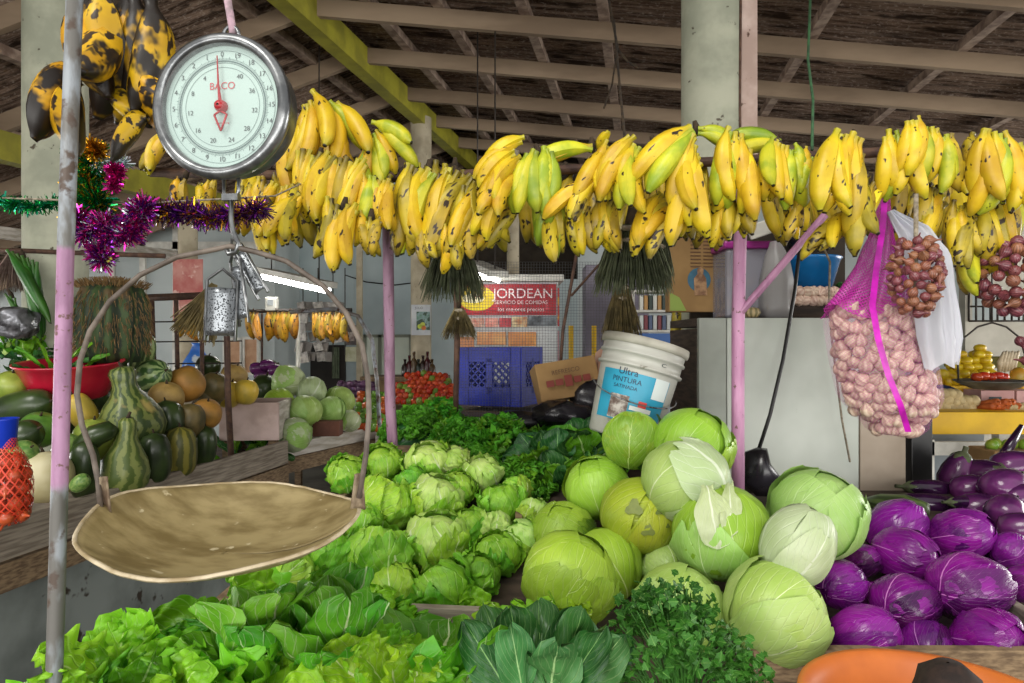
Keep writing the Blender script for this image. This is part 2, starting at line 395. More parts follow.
# wall with the barred opening (sky seen through it), beyond the yellow stall
Yw = 8.3; cw = plain('warm grey plaster', '#b4b0a4', '#9d998d', 2, .85, .1)
def wallpiece(px0, px1, py0, py1, name):
    a, b = P(px0, py1, Yw), P(px1, py0, Yw); a.z = max(a.z, 0)
    struct(MB().box(((a.x+b.x)/2, Yw, (a.z+b.z)/2), (b.x-a.x, .12, b.z-a.z)).build(name, cw))
wallpiece(962, 969, 180, 700, 'wall_right'); wallpiece(969, 1140, 321, 700, 'wall_right_lower'); wallpiece(969, 1140, 180, 292, 'wall_right_upper'); wallpiece(1026, 1140, 292, 321, 'wall_right_end')
mb = MB(); a, b = P(969, 321, Yw-.07), P(1026, 292, Yw-.07)
for i in range(9): x = lerp(a.x, b.x, i/8); mb.tube([(x, Yw-.07, a.z), (x, Yw-.07, b.z)], .012, 6)
for z in (a.z, (a.z+b.z)/2): mb.tube([(a.x, Yw-.07, z), (b.x, Yw-.07, z)], .012, 6)
struct(mb.build('window_3', M['dark']))
# ---------------------------------------------------------------- lamps under the roof
tubee = emit('lit fluorescent tube', (1, .99, .95), 30)
for i, (p0, p1, lab) in enumerate(((P(262, 276, 6.2), P(330, 291, 5.7), 'lit fluorescent batten hanging above the small banana hands at the blue wall'),
                                    (P(474, 270, 5.4), P(499, 281, 5.1), 'lit fluorescent batten in front of the red banner'))):
    c = (p0+p1)/2; t = thing('fluorescent_lamp', lab, 'lamp', c); d = (p1-p0); 
    MB().beam(p0-c+Vector((0, 0, .05)), p1-c+Vector((0, 0, .05)), .16, .05).build('housing', M['white'], t)
    MB().tube([p0-c+d*.02, p1-c-d*.02], (.026, .016)[i], 10).build('lamp_tube', tubee, t)
    mb = MB()
    for k in (.15, .85):
        q = p0-c+d*k+Vector((0, 0, .06)); w = q+c; mb.tube([q, (q.x, q.y, zl(w.x, w.y)+.1-c.z if w.x < xg(w.y) else zr(w.x, w.y)+.1-c.z)], .006, 5)
    mb.build('hanger_wire', M['dark'], t)
# ================================================================ COUNTERS AND THE RAIL
UP = Vector((0, 0, 1)); E1 = Vector((.18, .9837, 0)); N1 = Vector((-.9837, .18, 0)); O1 = Vector((-1.75, 2.39, 0))
def Q(s, n, z): v = O1+E1*s+N1*n; return Vector((v.x, v.y, z))     # along, across, height on the long counter
MR = Matrix((E1, N1, UP)).transposed()
t = thing('produce_counter', 'long concrete counter with plank top under the squashes and melons', 'counter', Q(0, 0, 0))
t.rotation_euler = (0, 0, math.atan2(E1.y, E1.x))
MB().box((.15, .36, .36), (3.6, .60, .72)).jitter(.004, 5).build('concrete_base', M['concrete'], t)
for k in range(3): MB().box((.15, .115+.22*k, .775), (3.6, .21, .035)).jitter(.006, 3, k).build('top_plank', M['woodgrey'], t)
MB().box((.15, -.01, .872), (3.6, .03, .14)).jitter(.006, 4, 2).build('front_board', M['woodgrey'], t, bevel=.004)
MB().box((.15, .0, .745), (3.6, .05, .10)).jitter(.006, 4, 5).build('under_board', M['wood'], t, bevel=.004)
# crate edges along the counter, boards standing up
a = P(243, 460, 4.3); b = P(381, 431, 5.5)
t = thing('wooden_tray', 'long whitewashed wooden tray holding the pale cabbages and a carton', 'tray', (a+b)/2)
c = (a+b)/2; d = (b-a).normalized(); nrm = Vector((-d.y, d.x, 0)).normalized()
MB().beam(a-c, b-c, .03, .09).jitter(.004, 5).build('front_board', M['whiteboard'], t)
MB().beam(a-c+Vector((0, 0, -.10))+nrm*.01, b-c+Vector((0, 0, -.10))+nrm*.01, .03, .10).jitter(.004, 5, 3).build('lower_board', M['wood'], t)
MB().beam(a-c, a-c+nrm*.85+UP*.1, .03, .12).build('end_board', M['wooddark'], t)
MB().beam(b-c, b-c+nrm*.85+UP*.1, .03, .12).build('end_board', M['whiteboard'], t)
MB().beam((a-c)*.98+nrm*.45-UP*.03, (b-c)*.98+nrm*.45-UP*.03, .86, .03).build('tray_floor', M['wooddark'], t)
MB().beam((a-c)*.95+nrm*.45+Vector((0, 0, -.62-.0)), (b-c)*.95+nrm*.45+Vector((0, 0, -.62)), .7, .9) if False else None
for k in (-1, 1):
    for n_ in (.06, .8): q = (b-c)*.9*k+nrm*n_; MB().box((q.x, q.y, (-.05-c.z+q.z)/2), (.05, .05, c.z+q.z-.06)).build('leg', M['wood'], t)
a = P(379, 441, 5.2); b = P(404, 436, 5.6)
tag(MB().beam(a, b, .06, .09).jitter(.004, 4).build('wooden_rail', M['whiteboard']), 'short pale board end beside the foot of the mauve post', 'board')
# own stall: sloping trays around the viewer
t = thing('vegetable_stall', 'sloping plank stall carrying lettuces, cabbages and red cabbages', 'stall', (0, 1.2, 0))
def SP(x, y, z): return Vector((x, y-1.2, z))
def topz(y): return .74+.22*(y-1.2)
def slab(poly, z_off, th):
    n = len(poly); vs = [SP(x, y, topz(y)+z_off) for x, y in poly]+[SP(x, y, topz(y)+z_off-th) for x, y in poly]
    mb = MB(); mb.smooth = False
    return mb.add(vs, [tuple(range(n)), tuple(range(2*n-1, n-1, -1))]+[(i, i+n, (i+1) % n+n, (i+1) % n) for i in range(n)])
slab([(-.86, 1.15), (.62, 1.15), (.62, 2.7), (-.45, 2.7)], 0, .03).build('tray_floor', M['wooddark'], t)
slab([(.62, 1.45), (1.9, 1.45), (1.9, 2.55), (.62, 2.55)], -.03, .03).build('tray_floor', M['wooddark'], t)
MB().beam(SP(.02, 1.98, topz(1.98)+.04), SP(.02, 2.7, topz(2.7)+.04), .02, .08).build('divider', M['wood'], t)
MB().beam(SP(-.66, 1.63, topz(1.63)+.06), SP(.14, 1.56, topz(1.6)+.06), .025, .12).jitter(.004, 5).build('divider', M['woodgrey'], t, bevel=.003)
a, b = P(752, 664, 1.5), P(1100, 664, 1.5)
MB().beam(SP(*a), SP(*b), .03, .07).jitter(.004, 5).build('front_rail', M['wood'], t, bevel=.003)
a, b = P(1000, 604, 1.75), P(1060, 640, 1.5)
MB().beam(SP(*a), SP(*b), .025, .05).build('divider', M['woodgrey'], t, bevel=.003)
MB().beam(SP(-.5, 2.72, topz(2.72)+.0), SP(.62, 2.72, topz(2.72)), .03, .14).build('back_rail', M['wood'], t)
MB().beam(SP(-.88, 1.16, topz(1.16)), SP(-.47, 2.7, topz(2.7)), .03, .10).jitter(.003, 5).build('side_rail', M['wood'], t)
for x, y in ((-.75, 1.3), (-.45, 2.62), (.6, 2.62), (1.8, 2.5), (1.8, 1.5), (.64, 1.5)):
    MB().beam(SP(x, y, 0), SP(x, y, topz(y)-.02), .06, .06).build('leg', M['wood'], t)
# ---------------------------------------------------------------- pipes
def pipe(name, pts, r, m, label, cat, n=14): return tag(MB().tube(pts, r, n).build(name, m), label, cat)
lp = [P(76, -40, 1.15), P(66, 240, 1.15), P(60, 470, 1.15), P(53, 720, 1.15)]
lp.append(lp[-1]+(lp[-1]-lp[-2])*(lp[-1].z/(lp[-2].z-lp[-1].z)))
tl = thing('stall_post', 'leaning grey steel post with worn pink paint beside the scale pan', 'post')
MB().tube(lp[::-1], .0128, 16).build('pipe', M['post'], tl)
a = lp[0]; MB().tube([a, (a.x+.005, a.y, 3.9)], .0128, 14).build('pipe', M['post'], tl)
r0 = P(396, 500, 2.55); r1 = P(388, 180, 2.4)
tm = thing('stall_post', 'thin mauve stall post rising from the lettuce heap', 'post')
MB().tube([(r0.x, r0.y, .85), r0, P(390, 400, 2.5), P(388, 240, 2.42), r1], [.019]*5, 14).build('pipe', M['mauve'], tm)
tr = thing('stall_post', 'pale pink stall post standing behind the cabbages', 'post')
r2 = P(738, 480, 2.25); r3 = P(741, 200, 2.25)
MB().tube([(r2.x, r2.y, .9), r2, P(738, 330, 2.25), r3, P(746, 165, 2.27)], .0205, 16).build('pipe', M['pinkpost'], tr)
MB().tube([P(741, 312, 2.24), P(825, 215, 2.2)], .012, 12).build('brace', M['pinkpost'], tr)
rl = [P(150, 172, 2.3), P(388, 178, 2.35), P(560, 170, 2.3), P(745, 160, 2.27), P(885, 152, 2.2), P(1080, 160, 2.15)]
pipe('hanging_rail', rl, .016, M['rust'], 'rusty pipe rail carrying the row of plantains', 'rail')
# rusty post and thin bars holding the wire mesh
mesh_m = plain('grey wire', '#46484a', None, rough=.5)
Ys = 3.35
t = thing('mesh_screen', 'fine wire mesh screen stretched in front of the blue crate', 'screen', P(520, 345, Ys)); o = P(520, 345, Ys)
MB().tube([P(455, 448, Ys)-o, P(457, 340, Ys)-o, P(456, 255, Ys)-o], .014, 10).build('post', M['rust'], t)
MB().tube([P(559, 385, Ys)-o, P(563, 330, Ys)-o, P(571, 285, Ys)-o, P(578, 245, Ys)-o], .008, 8).build('post', M['rust'], t)
MB().tube([P(571, 296, Ys)-o, P(596, 268, Ys)-o, P(612, 252, Ys)-o], .006, 8).build('brace', M['rust'], t)
mb = MB()
for i in range(58): px = 457+i*2.85; mb.tube([P(px, 262, Ys)-o, P(px, 420, Ys)-o], .00085, 3, False)
for i in range(56): py = 262+i*2.85; mb.tube([P(457, py, Ys)-o, P(620, py, Ys)-o], .00085, 3, False)
mb.build('wire_mesh', mesh_m, t)
# arched pipe beside the tray, the metal rack behind the melons
pipe('arched_pipe', [P(290, 312, 4.6), P(335, 309, 4.6), P(358, 316, 4.6), P(372, 340, 4.6), P(377, 380, 4.6), P(380, 430, 4.6), P(381, 470, 4.6)], .014, M['galv'], 'bent grey pipe arching down beside the mauve post', 'pipe', 10)
t = thing('metal_rack', 'rusty welded bar rack standing behind the melons', 'rack', P(180, 340, 4.3)); o = P(180, 340, 4.3)
for a, b, r in (((118, 299), (242, 294), .022), ((152, 297), (155, 395), .014), ((176, 296), (178, 395), .014), ((202, 296), (202, 410), .014)):
    MB().tube([P(*a, 4.3)-o, P(*b, 4.3)-o], r, 8).build('bar', M['rust'], t)
MB().tube([P(227, 336, 3.9)-o, P(228, 400, 3.9)-o, P(232, 470, 3.9)-o], .017, 10).build('upright', M['rust'], t)
for y in (322, 342, 364): MB().tube([P(140, y, 4.3)-o, P(242, y-1, 4.3)-o], .005, 6).build('crossbar', M['dark'], t)
pipe('hanging_rail', [P(-30, 249, 3.55), P(30, 251, 3.55), P(105, 254, 3.55), P(165, 256, 3.55)], .012, M['rust'], 'dark rod the green plantains hang from, crossing the pale column', 'rail', 8)
pipe('hanging_rail', [P(180, 314, 6.2), P(260, 311, 6.2), P(352, 310, 6.2)], .018, M['dark'], 'dark rail carrying the small banana hands by the blue wall', 'rail', 8)
for i, (px, lab) in enumerate(((298, 'thin pale upright under the small banana rail, near the door'), (262, 'thin rusty upright under the small banana rail, by the wall corner'))):
    a = P(px, 313, 6.25); pipe('rack_post', [(a.x, a.y, 0), a], (.02, .01)[i], (M['white'], M['rust'])[i], lab, 'post', 8)
# ================================================================ LEAFY PRODUCE
def rotax(d, az, tilt):
    x, y, z = d; y, z = y*math.cos(tilt)-z*math.sin(tilt), y*math.sin(tilt)+z*math.cos(tilt)
    return x*math.cos(az)-y*math.sin(az), x*math.sin(az)+y*math.cos(az), z
def ball_leaf(mb, R, az, s0, s1, Wd, off, lift, ruf, crum, seed, nu=12, nv=14, tilt=0, sq=1.0, cf=3.0, nib=0.0):
    def fn(u, v):
        uu = u*2-1; s = lerp(s0, s1, v)+nib*nz(uu*3, seed, 1)*v
        pr = max(.06, math.sin(PI*(.14+.76*v))**.6)
        t = Wd*pr*uu; d = rotax((math.cos(s)*math.cos(t), math.sin(t), math.sin(s)*math.cos(t)), az, tilt)
        e = max(abs(uu), sm(.55, 1, v))
        r = R*(1+off+lift*e**3+ruf*e**3*math.sin(v*17+uu*9+seed)+crum*nz(d[0]*cf+seed, d[1]*cf, d[2]*cf)+crum*.5*nz(d[0]*cf*2.6+seed, d[1]*cf*2.6, d[2]*cf*2.6))
        return (d[0]*r, d[1]*r, d[2]*r*sq)
    return mb.grid(nu, nv, fn)
def ball(mb, R, sq, crum, seed, n=18):
    vs = MB()
    def fn(u, v):
        a = 2*PI*u; b = PI*(v-.5); d = (math.cos(b)*math.cos(a), math.cos(b)*math.sin(a), math.sin(b))
        r = R*(1+crum*nz(d[0]*3+seed, d[1]*3, d[2]*3)); return (d[0]*r, d[1]*r, d[2]*r*sq)
    return mb.grid(n, n//2, fn)
CAB = {'green': leaf_mat('cabbage green leaf', '#a3c640', '#86ad2c', '#c9dd8c', 6, .03, 3.2, .22, .36, .12, .003),
       'pale': leaf_mat('cabbage pale leaf', '#afca78', '#93b856', '#d0e0ac', 6, .03, 3.2, .22, .36, .12, .003),
       'deep': leaf_mat('cabbage deep green leaf', '#7fa52d', '#64892a', '#b9cf7c', 6, .03, 3.2, .22, .36, .1, .003),
       'yellow': leaf_mat('cabbage yellowing leaf', '#b3bf3a', '#8fa629', '#c9d279', 6, .03, 3.2, .22, .4, .1, .004),
       'white': leaf_mat('cabbage whitish leaf', '#c9d6ae', '#b3c68c', '#e0e8cf', 5, .12, 3.0, .35, .36, .2, .003),
       'red': leaf_mat('red cabbage leaf', '#86168c', '#4c0b58', '#c678c4', 6, .03, 3.4, .11, .22, .03, .003),
       'redin': leaf_mat('red cabbage dark leaf', '#601061', '#330a3c', '#9c4a9a', 6, .035, 3.4, .18, .25, .03, .003)}
blem = plain('cabbage blemish', '#77803a', '#5c6a2c', 20, .6)
def cabbage(name, label, seed, mk, mo, group, sq=.92, R=.12, crum=.03, extra=2):
    rng = random.Random(seed)
    t = thing(name, label, 'cabbage' if 'red' not in name else 'red cabbage', group=group)
    mb = MB(); ball(mb, R*.965, sq, .02, seed)
    n = 4
    for i in range(n): ball_leaf(mb, R, i*2*PI/n+rng.uniform(-.3, .3), -1.45, 1.25, 1.0, -.01+.014*i, .02, .004, crum, seed+i, 12, 14, rng.uniform(-.2, .2), sq)
    mb.build('head', CAB[mk], t)
    for i in range(extra):
        m2 = MB(); ball_leaf(m2, R, (rng.uniform(0, 6.28) if i else -PI/2+rng.uniform(-.6, .6)), -1.3, rng.uniform(.5, .95), rng.uniform(.75, .95), .05+.012*i, .05, .012, crum*1.3, seed+20+i, 14, 14, rng.uniform(-.3, .3), sq, nib=.25)
        m2.build('outer_leaf', CAB[mo], t)
    return t
GC = 'green cabbages heaped on the stall'
protos = {'green': [cabbage('cabbage', '', 3, 'green', 'green', GC), cabbage('cabbage', '', 9, 'green', 'green', GC)],
          'pale': [cabbage('cabbage', '', 5, 'pale', 'pale', GC), cabbage('cabbage', '', 12, 'pale', 'pale', GC)],
          'deep': [cabbage('cabbage', '', 6, 'green', 'deep', GC)], 'yellow': [cabbage('cabbage', '', 8, 'yellow', 'yellow', GC)],
          'whiteleaf': [cabbage('cabbage', '', 15, 'pale', 'white', GC, extra=1)], 'torn': [cabbage('cabbage', '', 17, 'green', 'pale', GC, extra=1)],
          'wedge': [cabbage('cabbage', '', 21, 'white', 'white', GC, sq=1.2, extra=1)]}
CABS = [
 (570, 572, 52, 1.62, 'green', 0, 'bright yellow-green cabbage lowest of the heap, behind the dark spinach bunch', (.3, .5, .2), 1),
 (602, 563, 44, 1.87, 'green', 1, 'deep green cabbage half hidden behind the bright yellow-green one', (-.4, .6, 2), 1),
 (562, 527, 35, 2.02, 'deep', 0, 'green cabbage with a dark leaf seam, beside the small lettuces', (.2, -.6, 1), 1),
 (640, 511, 44, 1.92, 'yellow', 0, 'yellowing cabbage with grey blemishes under the white-leaved one', (.1, .4, .5), 1),
 (597, 483, 36, 2.12, 'green', 0, 'green cabbage just below the paint bucket, above the seamed one', (-.5, .3, 3), 1),
 (633, 436, 34, 2.14, 'deep', 0, 'upright cabbage with a dark folded leaf, leaning on the paint bucket', (-.3, .25, -.2), 1),
 (692, 441, 44, 2.07, 'green', 1, 'topmost green cabbage, peeking over the one with a white leaf', (.5, -.3, 1.2), 1),
 (684, 477, 47, 1.86, 'whiteleaf', 0, 'cabbage with a big whitish leaf folded over its top', (.35, .55, .6), 1),
 (722, 526, 54, 1.76, 'torn', 0, 'large cabbage with torn strips of pale leaf hanging down its face', (.2, -.35, -.2), 1),
 (680, 602, 49, 1.64, 'pale', 0, 'pale cabbage directly behind the parsley bunch', (.5, .1, 1), 1),
 (668, 563, 30, 1.86, 'pale', 1, 'small pale cabbage wedged under the yellowing one', (.1, .9, 2), 1),
 (776, 607, 56, 1.56, 'pale', 0, 'pale round cabbage resting on the front plank next to the red cabbages', (-.2, .7, -.5), 1),
 (797, 540, 38, 1.6, 'wedge', 0, 'whitish egg-shaped cabbage tipped against the round pale one', (.1, .5, .1), 1),
 (818, 508, 50, 1.8, 'pale', 1, 'large pale cabbage behind the whitish egg-shaped one', (.4, -.2, .8), 1)]
for cx, cy, r, Y, k, vi, lab, rot, s in CABS:
    R = r*.9/F*Y; cy += 5
    place(protos[k][vi], USED, lab, P(cx, cy, Y), rot, R/.12, GC)
# torn strips on the large one, blemishes and the folded leaf on their own cabbages
def kid(label): return next(o for o in COL.objects if o.get('label') == label)
def leafblade(mb, base, d, up, L, Wd, bend, cup, ruf, rf, seed, nu=8, nv=16, prof='broad', rib=.0, crum=.0):
    d = Vector(d).normalized(); up = Vector(up); sd = d.cross(up).normalized(); up = sd.cross(d); base = Vector(base)
    def fn(u, v):
        uu = u*2-1; b = bend if abs(bend) > .01 else .01
        x = L*math.sin(b*v)/b; z = L*(1-math.cos(b*v))/b
        T = d*math.cos(b*v)+up*math.sin(b*v); Nn = up*math.cos(b*v)-d*math.sin(b*v)
        if prof == 'broad': w = (.22+.78*sm(0, .6, v))*math.sqrt(max(0, 1-max(0, (v-.62)/.3805)**2.6))
        elif prof == 'spoon': w = (.12+.88*sm(.2, .6, v))*math.sqrt(max(0, 1-max(0, (v-.55)/.452)**2.2))
        elif prof == 'long': w = (.32+.68*sm(0, .5, v))*math.sqrt(max(0, 1-max(0, (v-.5)/.502)**2.6))
        else: w = math.sin(PI*(.04+.95*v))**.8
        w *= Wd; e = abs(uu)
        h = cup*w*uu*uu+ruf*(e**1.6)*(.35+.65*sm(.15, .5, v))*math.sin(rf*v*6.28+seed*3+uu*1.7)+ruf*.4*(sm(.7, 1, v)*math.sin(uu*rf*1.5+seed))+crum*nz(uu*2.5+seed, v*5, seed)+.25*crum*nz(uu*7+seed, v*14, seed)+.35*ruf*e**4*math.sin(rf*v*17+seed*2+uu)
        return base+d*x+up*z+sd*(w*uu*(1+.12*ruf/.02*math.sin(rf*v*9+seed)*.3))+Nn*h
    return mb.grid(nu, nv, fn)
p = kid('large cabbage with torn strips of pale leaf hanging down its face')
m2 = MB()
leafblade(m2, (-.055, -.06, .125), (.05, -.75, -.75), (0, -.7, .7),   .15, .045, -.75, .1, .006, 1.6, 2, 8, 14, 'long', crum=.012)
leafblade(m2, (-.0, -.055, .13), (-.15, -.8, -.7), (0, -.7, .7), .13, .026, -.7, .1, .006, 1.6, 4, 8, 12, 'long', crum=.012)
if False: leafblade(m2, (-.02, -.02, .135), (.9, -.35, .15), (0, -.4, .9), .09, .022, -.6, -.2, .012, 2, 6, 8, 12, 'broad', crum=.01)
o = m2.build('torn_leaf', CAB['white'], p); o.rotation_euler = p.rotation_euler.to_matrix().inverted().to_euler()
p = kid('cabbage with a big whitish leaf folded over its top'); inv = p.rotation_euler.to_matrix().inverted().to_euler()
m2 = MB(); ball_leaf(m2, .125, -.75, -.35, 1.5, .95, .03, .06, .02, .03, 5, 16, 14, .35, .95, nib=.3); o = m2.build('folded_leaf', CAB['white'], p); o.rotation_euler = inv
p = kid('upright cabbage with a dark folded leaf, leaning on the paint bucket'); inv = p.rotation_euler.to_matrix().inverted().to_euler()
m2 = MB(); ball_leaf(m2, .125, -.5, -1.2, .9, .55, .03, .12, .02, .03, 3, 14, 14, -.5, .95); o = m2.build('folded_leaf', leaf_mat('dark outer cabbage leaf', '#3f6a1e', '#2b4d17', '#6e9440', 8, .05, 1.6, .3), p); o.rotation_euler = inv
p = kid('yellowing cabbage with grey blemishes under the white-leaved one'); inv = p.rotation_euler.to_matrix().inverted().to_euler()
for ax, az, rr in ((-.035, .05, .022), (.0, -.01, .017), (.03, .04, .009), (.055, .0, .006)):
    R0 = .1275; c = Vector((ax, -1, az*1.0)).normalized()
    c = Vector((ax/.12, -math.sqrt(max(0, 1-(ax/.12)**2-(az/.12)**2)), az/.12)); a1 = c.cross(Vector((0, 0, 1))).normalized(); a2 = c.cross(a1)
    def fb(u, v, c=c, a1=a1, a2=a2, rr=rr):
        q = u*2*PI; k = v*rr*(1+.3*math.sin(q*3)); d = (c*.12+a1*k*math.cos(q)+a2*k*math.sin(q)).normalized(); d = d*(R0*1.012); return (d.x, d.y, d.z*.96)
    o = MB().grid(14, 3, fb).build('blemish', blem, p); o.rotation_euler = inv
# ---- iceberg lettuces
ICE = [leaf_mat('iceberg leaf', '#b2dc4c', '#84c02c', '#d6edaa', 5, .09, 2.6, .28, .42, .22, .006, nsc=18),
       leaf_mat('iceberg green leaf', '#93d03a', '#62a822', '#c3e58c', 5, .08, 2.6, .28, .42, .22, .006, nsc=18),
       leaf_mat('iceberg pale leaf', '#cfe886', '#a9d654', '#e6f4c6', 5, .14, 2.6, .3, .42, .22, .006, nsc=18)]
GI = 'head lettuces heaped on the stall'
def iceberg(seed, mi, mo):
    rng = random.Random(seed); t = thing('head_lettuce', '', 'lettuce', group=GI); R = .09
    mb = MB(); ball(mb, R*.9, .9, .05, seed)
    for i in range(6): ball_leaf(mb, R, i*2*PI/6*2.2+rng.uniform(-.3, .3), -1.5, rng.uniform(.8, 1.3), .95, -.02+.022*i, .03, .03, .11, seed+i*3, 14, 16, rng.uniform(-.3, .3), .9, 3.6)
    mb.build('head', ICE[mi], t)
    for i in range(3):
        m2 = MB(); ball_leaf(m2, R, i*2.2+rng.uniform(-.5, .5)-1.6, -1.4, rng.uniform(.3, .8), .85, .10, .16, .07, .12, seed+50+i, 16, 16, rng.uniform(-.3, .3), .9, 3.6, nib=.4)
        m2.build('outer_leaf', ICE[mo], t)
    return t
IP = [iceberg(2, 0, 1), iceberg(7, 0, 0), iceberg(11, 2, 0), iceberg(16, 1, 1), iceberg(23, 2, 2)]
LET = [(347, 474, 20, 0, 'yellow-green head lettuce touching the rim of the scale pan at the tray corner'), (382, 463, 20, 1, 'head lettuce directly at the foot of the mauve post'),
 (427, 463, 24, 2, 'round crisp head lettuce in the back row, next to the one at the mauve post'), (410, 482, 18, 3, 'small green head lettuce squeezed in below the back row near the post'),
 (453, 462, 17, 4, 'whitish head lettuce in the back row against the curly lettuce'), (482, 473, 20, 4, 'pale loose head lettuce under the edge of the curly lettuce'),
 (459, 487, 18, 0, 'small round head lettuce in the middle of the heap'), (437, 500, 29, 2, 'broad pale head lettuce behind the round white-bottomed one'),
 (388, 505, 30, 1, 'tall head lettuce just beyond the pan handle end'), (502, 503, 24, 3, 'dark green head lettuce with open leaves near the small end row'),
 (516, 490, 15, 1, 'little head lettuce below the dark curly lettuce edge'), (533, 512, 17, 2, 'small pale head lettuce touching the seamed cabbage'),
 (437, 541, 34, 2, 'round head lettuce showing its white stalk side, centre front'), (379, 554, 35, 0, 'largest crinkled head lettuce, at the end of the scale pan'),
 (470, 526, 21, 0, 'head lettuce tucked behind the white-stalked one'), (493, 526, 19, 4, 'whitish head lettuce with a folded leaf in the middle of the heap'),
 (520, 540, 22, 2, 'pale head lettuce at the heap edge facing the bright cabbage'), (496, 553, 25, 3, 'ragged green head lettuce below the folded-leaf one'),
 (478, 574, 23, 3, 'loose green head lettuce at the bottom edge of the heap'), (441, 590, 33, 3, 'wide open head lettuce with ruffled leaves, right before the plank divider'), (392, 590, 28, 1, 'flattened head lettuce below the largest crinkled one'), (330, 556, 27, 3, 'green head lettuce under the right end of the scale pan'), (296, 572, 26, 1, 'green head lettuce under the pan, at the edge of the heap'),
 (362, 524, 22, 1, 'head lettuce half under the pan, behind the crinkled largest one')]
rr = random.Random(4)
for cx, cy, r, k, lab in LET:
    Y = 1.25+(683-cy)/233*1.25; R = r/F*Y
    place(IP[k], USED, lab, P(cx, cy, Y), (rr.uniform(-.7, .3), rr.uniform(-.7, .7), rr.uniform(0, 6)), R/.1, GI)
# ---- open leaf lettuces, romaine, spinach
LM = [leaf_mat('leaf lettuce blade', '#93c41e', '#67a316', '#c5e78a', 8, .08, 1.6, .22, .4, .3, .005, edge='#8fd42f', nsc=12),
      leaf_mat('green lettuce blade', '#74b320', '#4a8c16', '#b7da86', 8, .12, 1.6, .2, .4, .28, .005, nsc=12),
      leaf_mat('yellow green lettuce blade', '#a4d22a', '#78b41c', '#dcecaa', 8, .09, 1.6, .22, .4, .3, .005, nsc=12),
      leaf_mat('romaine blade', '#74ba2e', '#47901b', '#d3e6ae', 9, .15, 1.6, .3, .4, .25, .006, nsc=10),
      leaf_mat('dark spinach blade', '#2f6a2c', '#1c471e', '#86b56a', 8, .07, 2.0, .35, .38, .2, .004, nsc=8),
      leaf_mat('curly lettuce blade', '#68b82c', '#3f8a1a', '#93c95a', 8, .05, 1.6, .12, .45, .25, .005, nsc=20),
      leaf_mat('grey green spinach blade', '#4f8446', '#356634', '#a5c787', 8, .09, 2.0, .35, .4, .2, .004, nsc=8)]
def rosette(name, seed, n, L, Wd, mats, t0, t1, bend, ruf, rf, prof, label='', cat='lettuce', group=None, crum=.02, cup=.3, parts=None):
    rng = random.Random(seed); t = thing(name, label, cat, group=group)
    for i in range(n):
        k = i/(n-1); az = i*2.39996+rng.uniform(-.3, .3); ti = lerp(t0, t1, k)+rng.uniform(-.1, .1)
        d = Vector((math.sin(ti)*math.cos(az), math.sin(ti)*math.sin(az), math.cos(ti)))
        up = Vector((-math.cos(ti)*math.cos(az), -math.cos(ti)*math.sin(az), math.sin(ti)))
        mb = MB(); l = L*rng.uniform(.85, 1.1)*(1-.15*k)
        leafblade(mb, (d.x*.012, d.y*.012, 0), d, up, l, Wd*rng.uniform(.85, 1.15), -bend*rng.uniform(.6, 1.3), cup, ruf, rf, seed+i*1.7, 16, 34 if rf > 3.5 else 20, prof, crum=crum)
        mb.build('leaf', mats[i % len(mats)], t)
    MB().lathe([(.004, -.03), (.018, -.025), (.02, .0), (.012, .03)], 10).build('stalk', ICE[2], t)
    return t
GL = 'leaf lettuces along the front of the stall'
def fan_head(seed, n, L, Wd, mats, A, f, spread):
    rng = random.Random(seed); t = thing('leaf_lettuce', '', 'lettuce', group=GL)
    for i in range(n):
        k = i/(n-1); a = lerp(-spread, spread, (i*5 % n+.5)/n)+rng.uniform(-.12, .12); lean = lerp(.75, -.35, k)+rng.uniform(-.1, .1)
        d = Vector((math.sin(a), lean*math.cos(a), math.cos(a)*.95)).normalized(); up = Vector((rng.uniform(-.25, .25), -1, .35)); l = L*lerp(1.05, .62, k)*rng.uniform(.92, 1.08); w = Wd*lerp(1.0, .75, k)
        sd = d.cross(up).normalized(); up = sd.cross(d); b = rng.uniform(-.75, -.15) if k < .7 else rng.uniform(-.4, .5); ph = rng.uniform(0, 6); base = Vector((.02*math.sin(a), -.03*k, 0)); fold = rng.uniform(.1, .45)
        def fn(u, v):
            uu = u*2-1; e = abs(uu); x = l*math.sin(b*v)/b; z = l*(1-math.cos(b*v))/b
            T = d*math.cos(b*v)+up*math.sin(b*v); Nn = up*math.cos(b*v)-d*math.sin(b*v)
            ww = w*(.30+.70*sm(.05, .65, v))*math.sqrt(max(0, 1-max(0, (v-.6)/.4005)**2.2))*(1+.07*math.sin(6.28*5*v+ph))
            q = max(e**3, sm(.72, 1, v)); g = sm(.1, .45, v)
            h = fold*w*uu*uu*.9+g*q*(A*math.sin(6.28*f*v+ph+uu*5)+.55*A*math.sin(6.28*f*1.9*v+ph*2-uu*7))+.010*g*nz(uu*2.2+ph, v*5, seed)+.006*g*nz(uu*6+ph, v*13, seed)-.006*(1-e)**6
            return base+T*0+d*x+up*z+sd*(ww*uu)+Nn*h
        mb = MB(); mb.grid(20, 52, fn); mb.build('leaf', mats[i % len(mats)], t)
    MB().lathe([(.004, -.03), (.018, -.025), (.02, .0), (.012, .03)], 10).build('stalk', ICE[2], t)
    return t
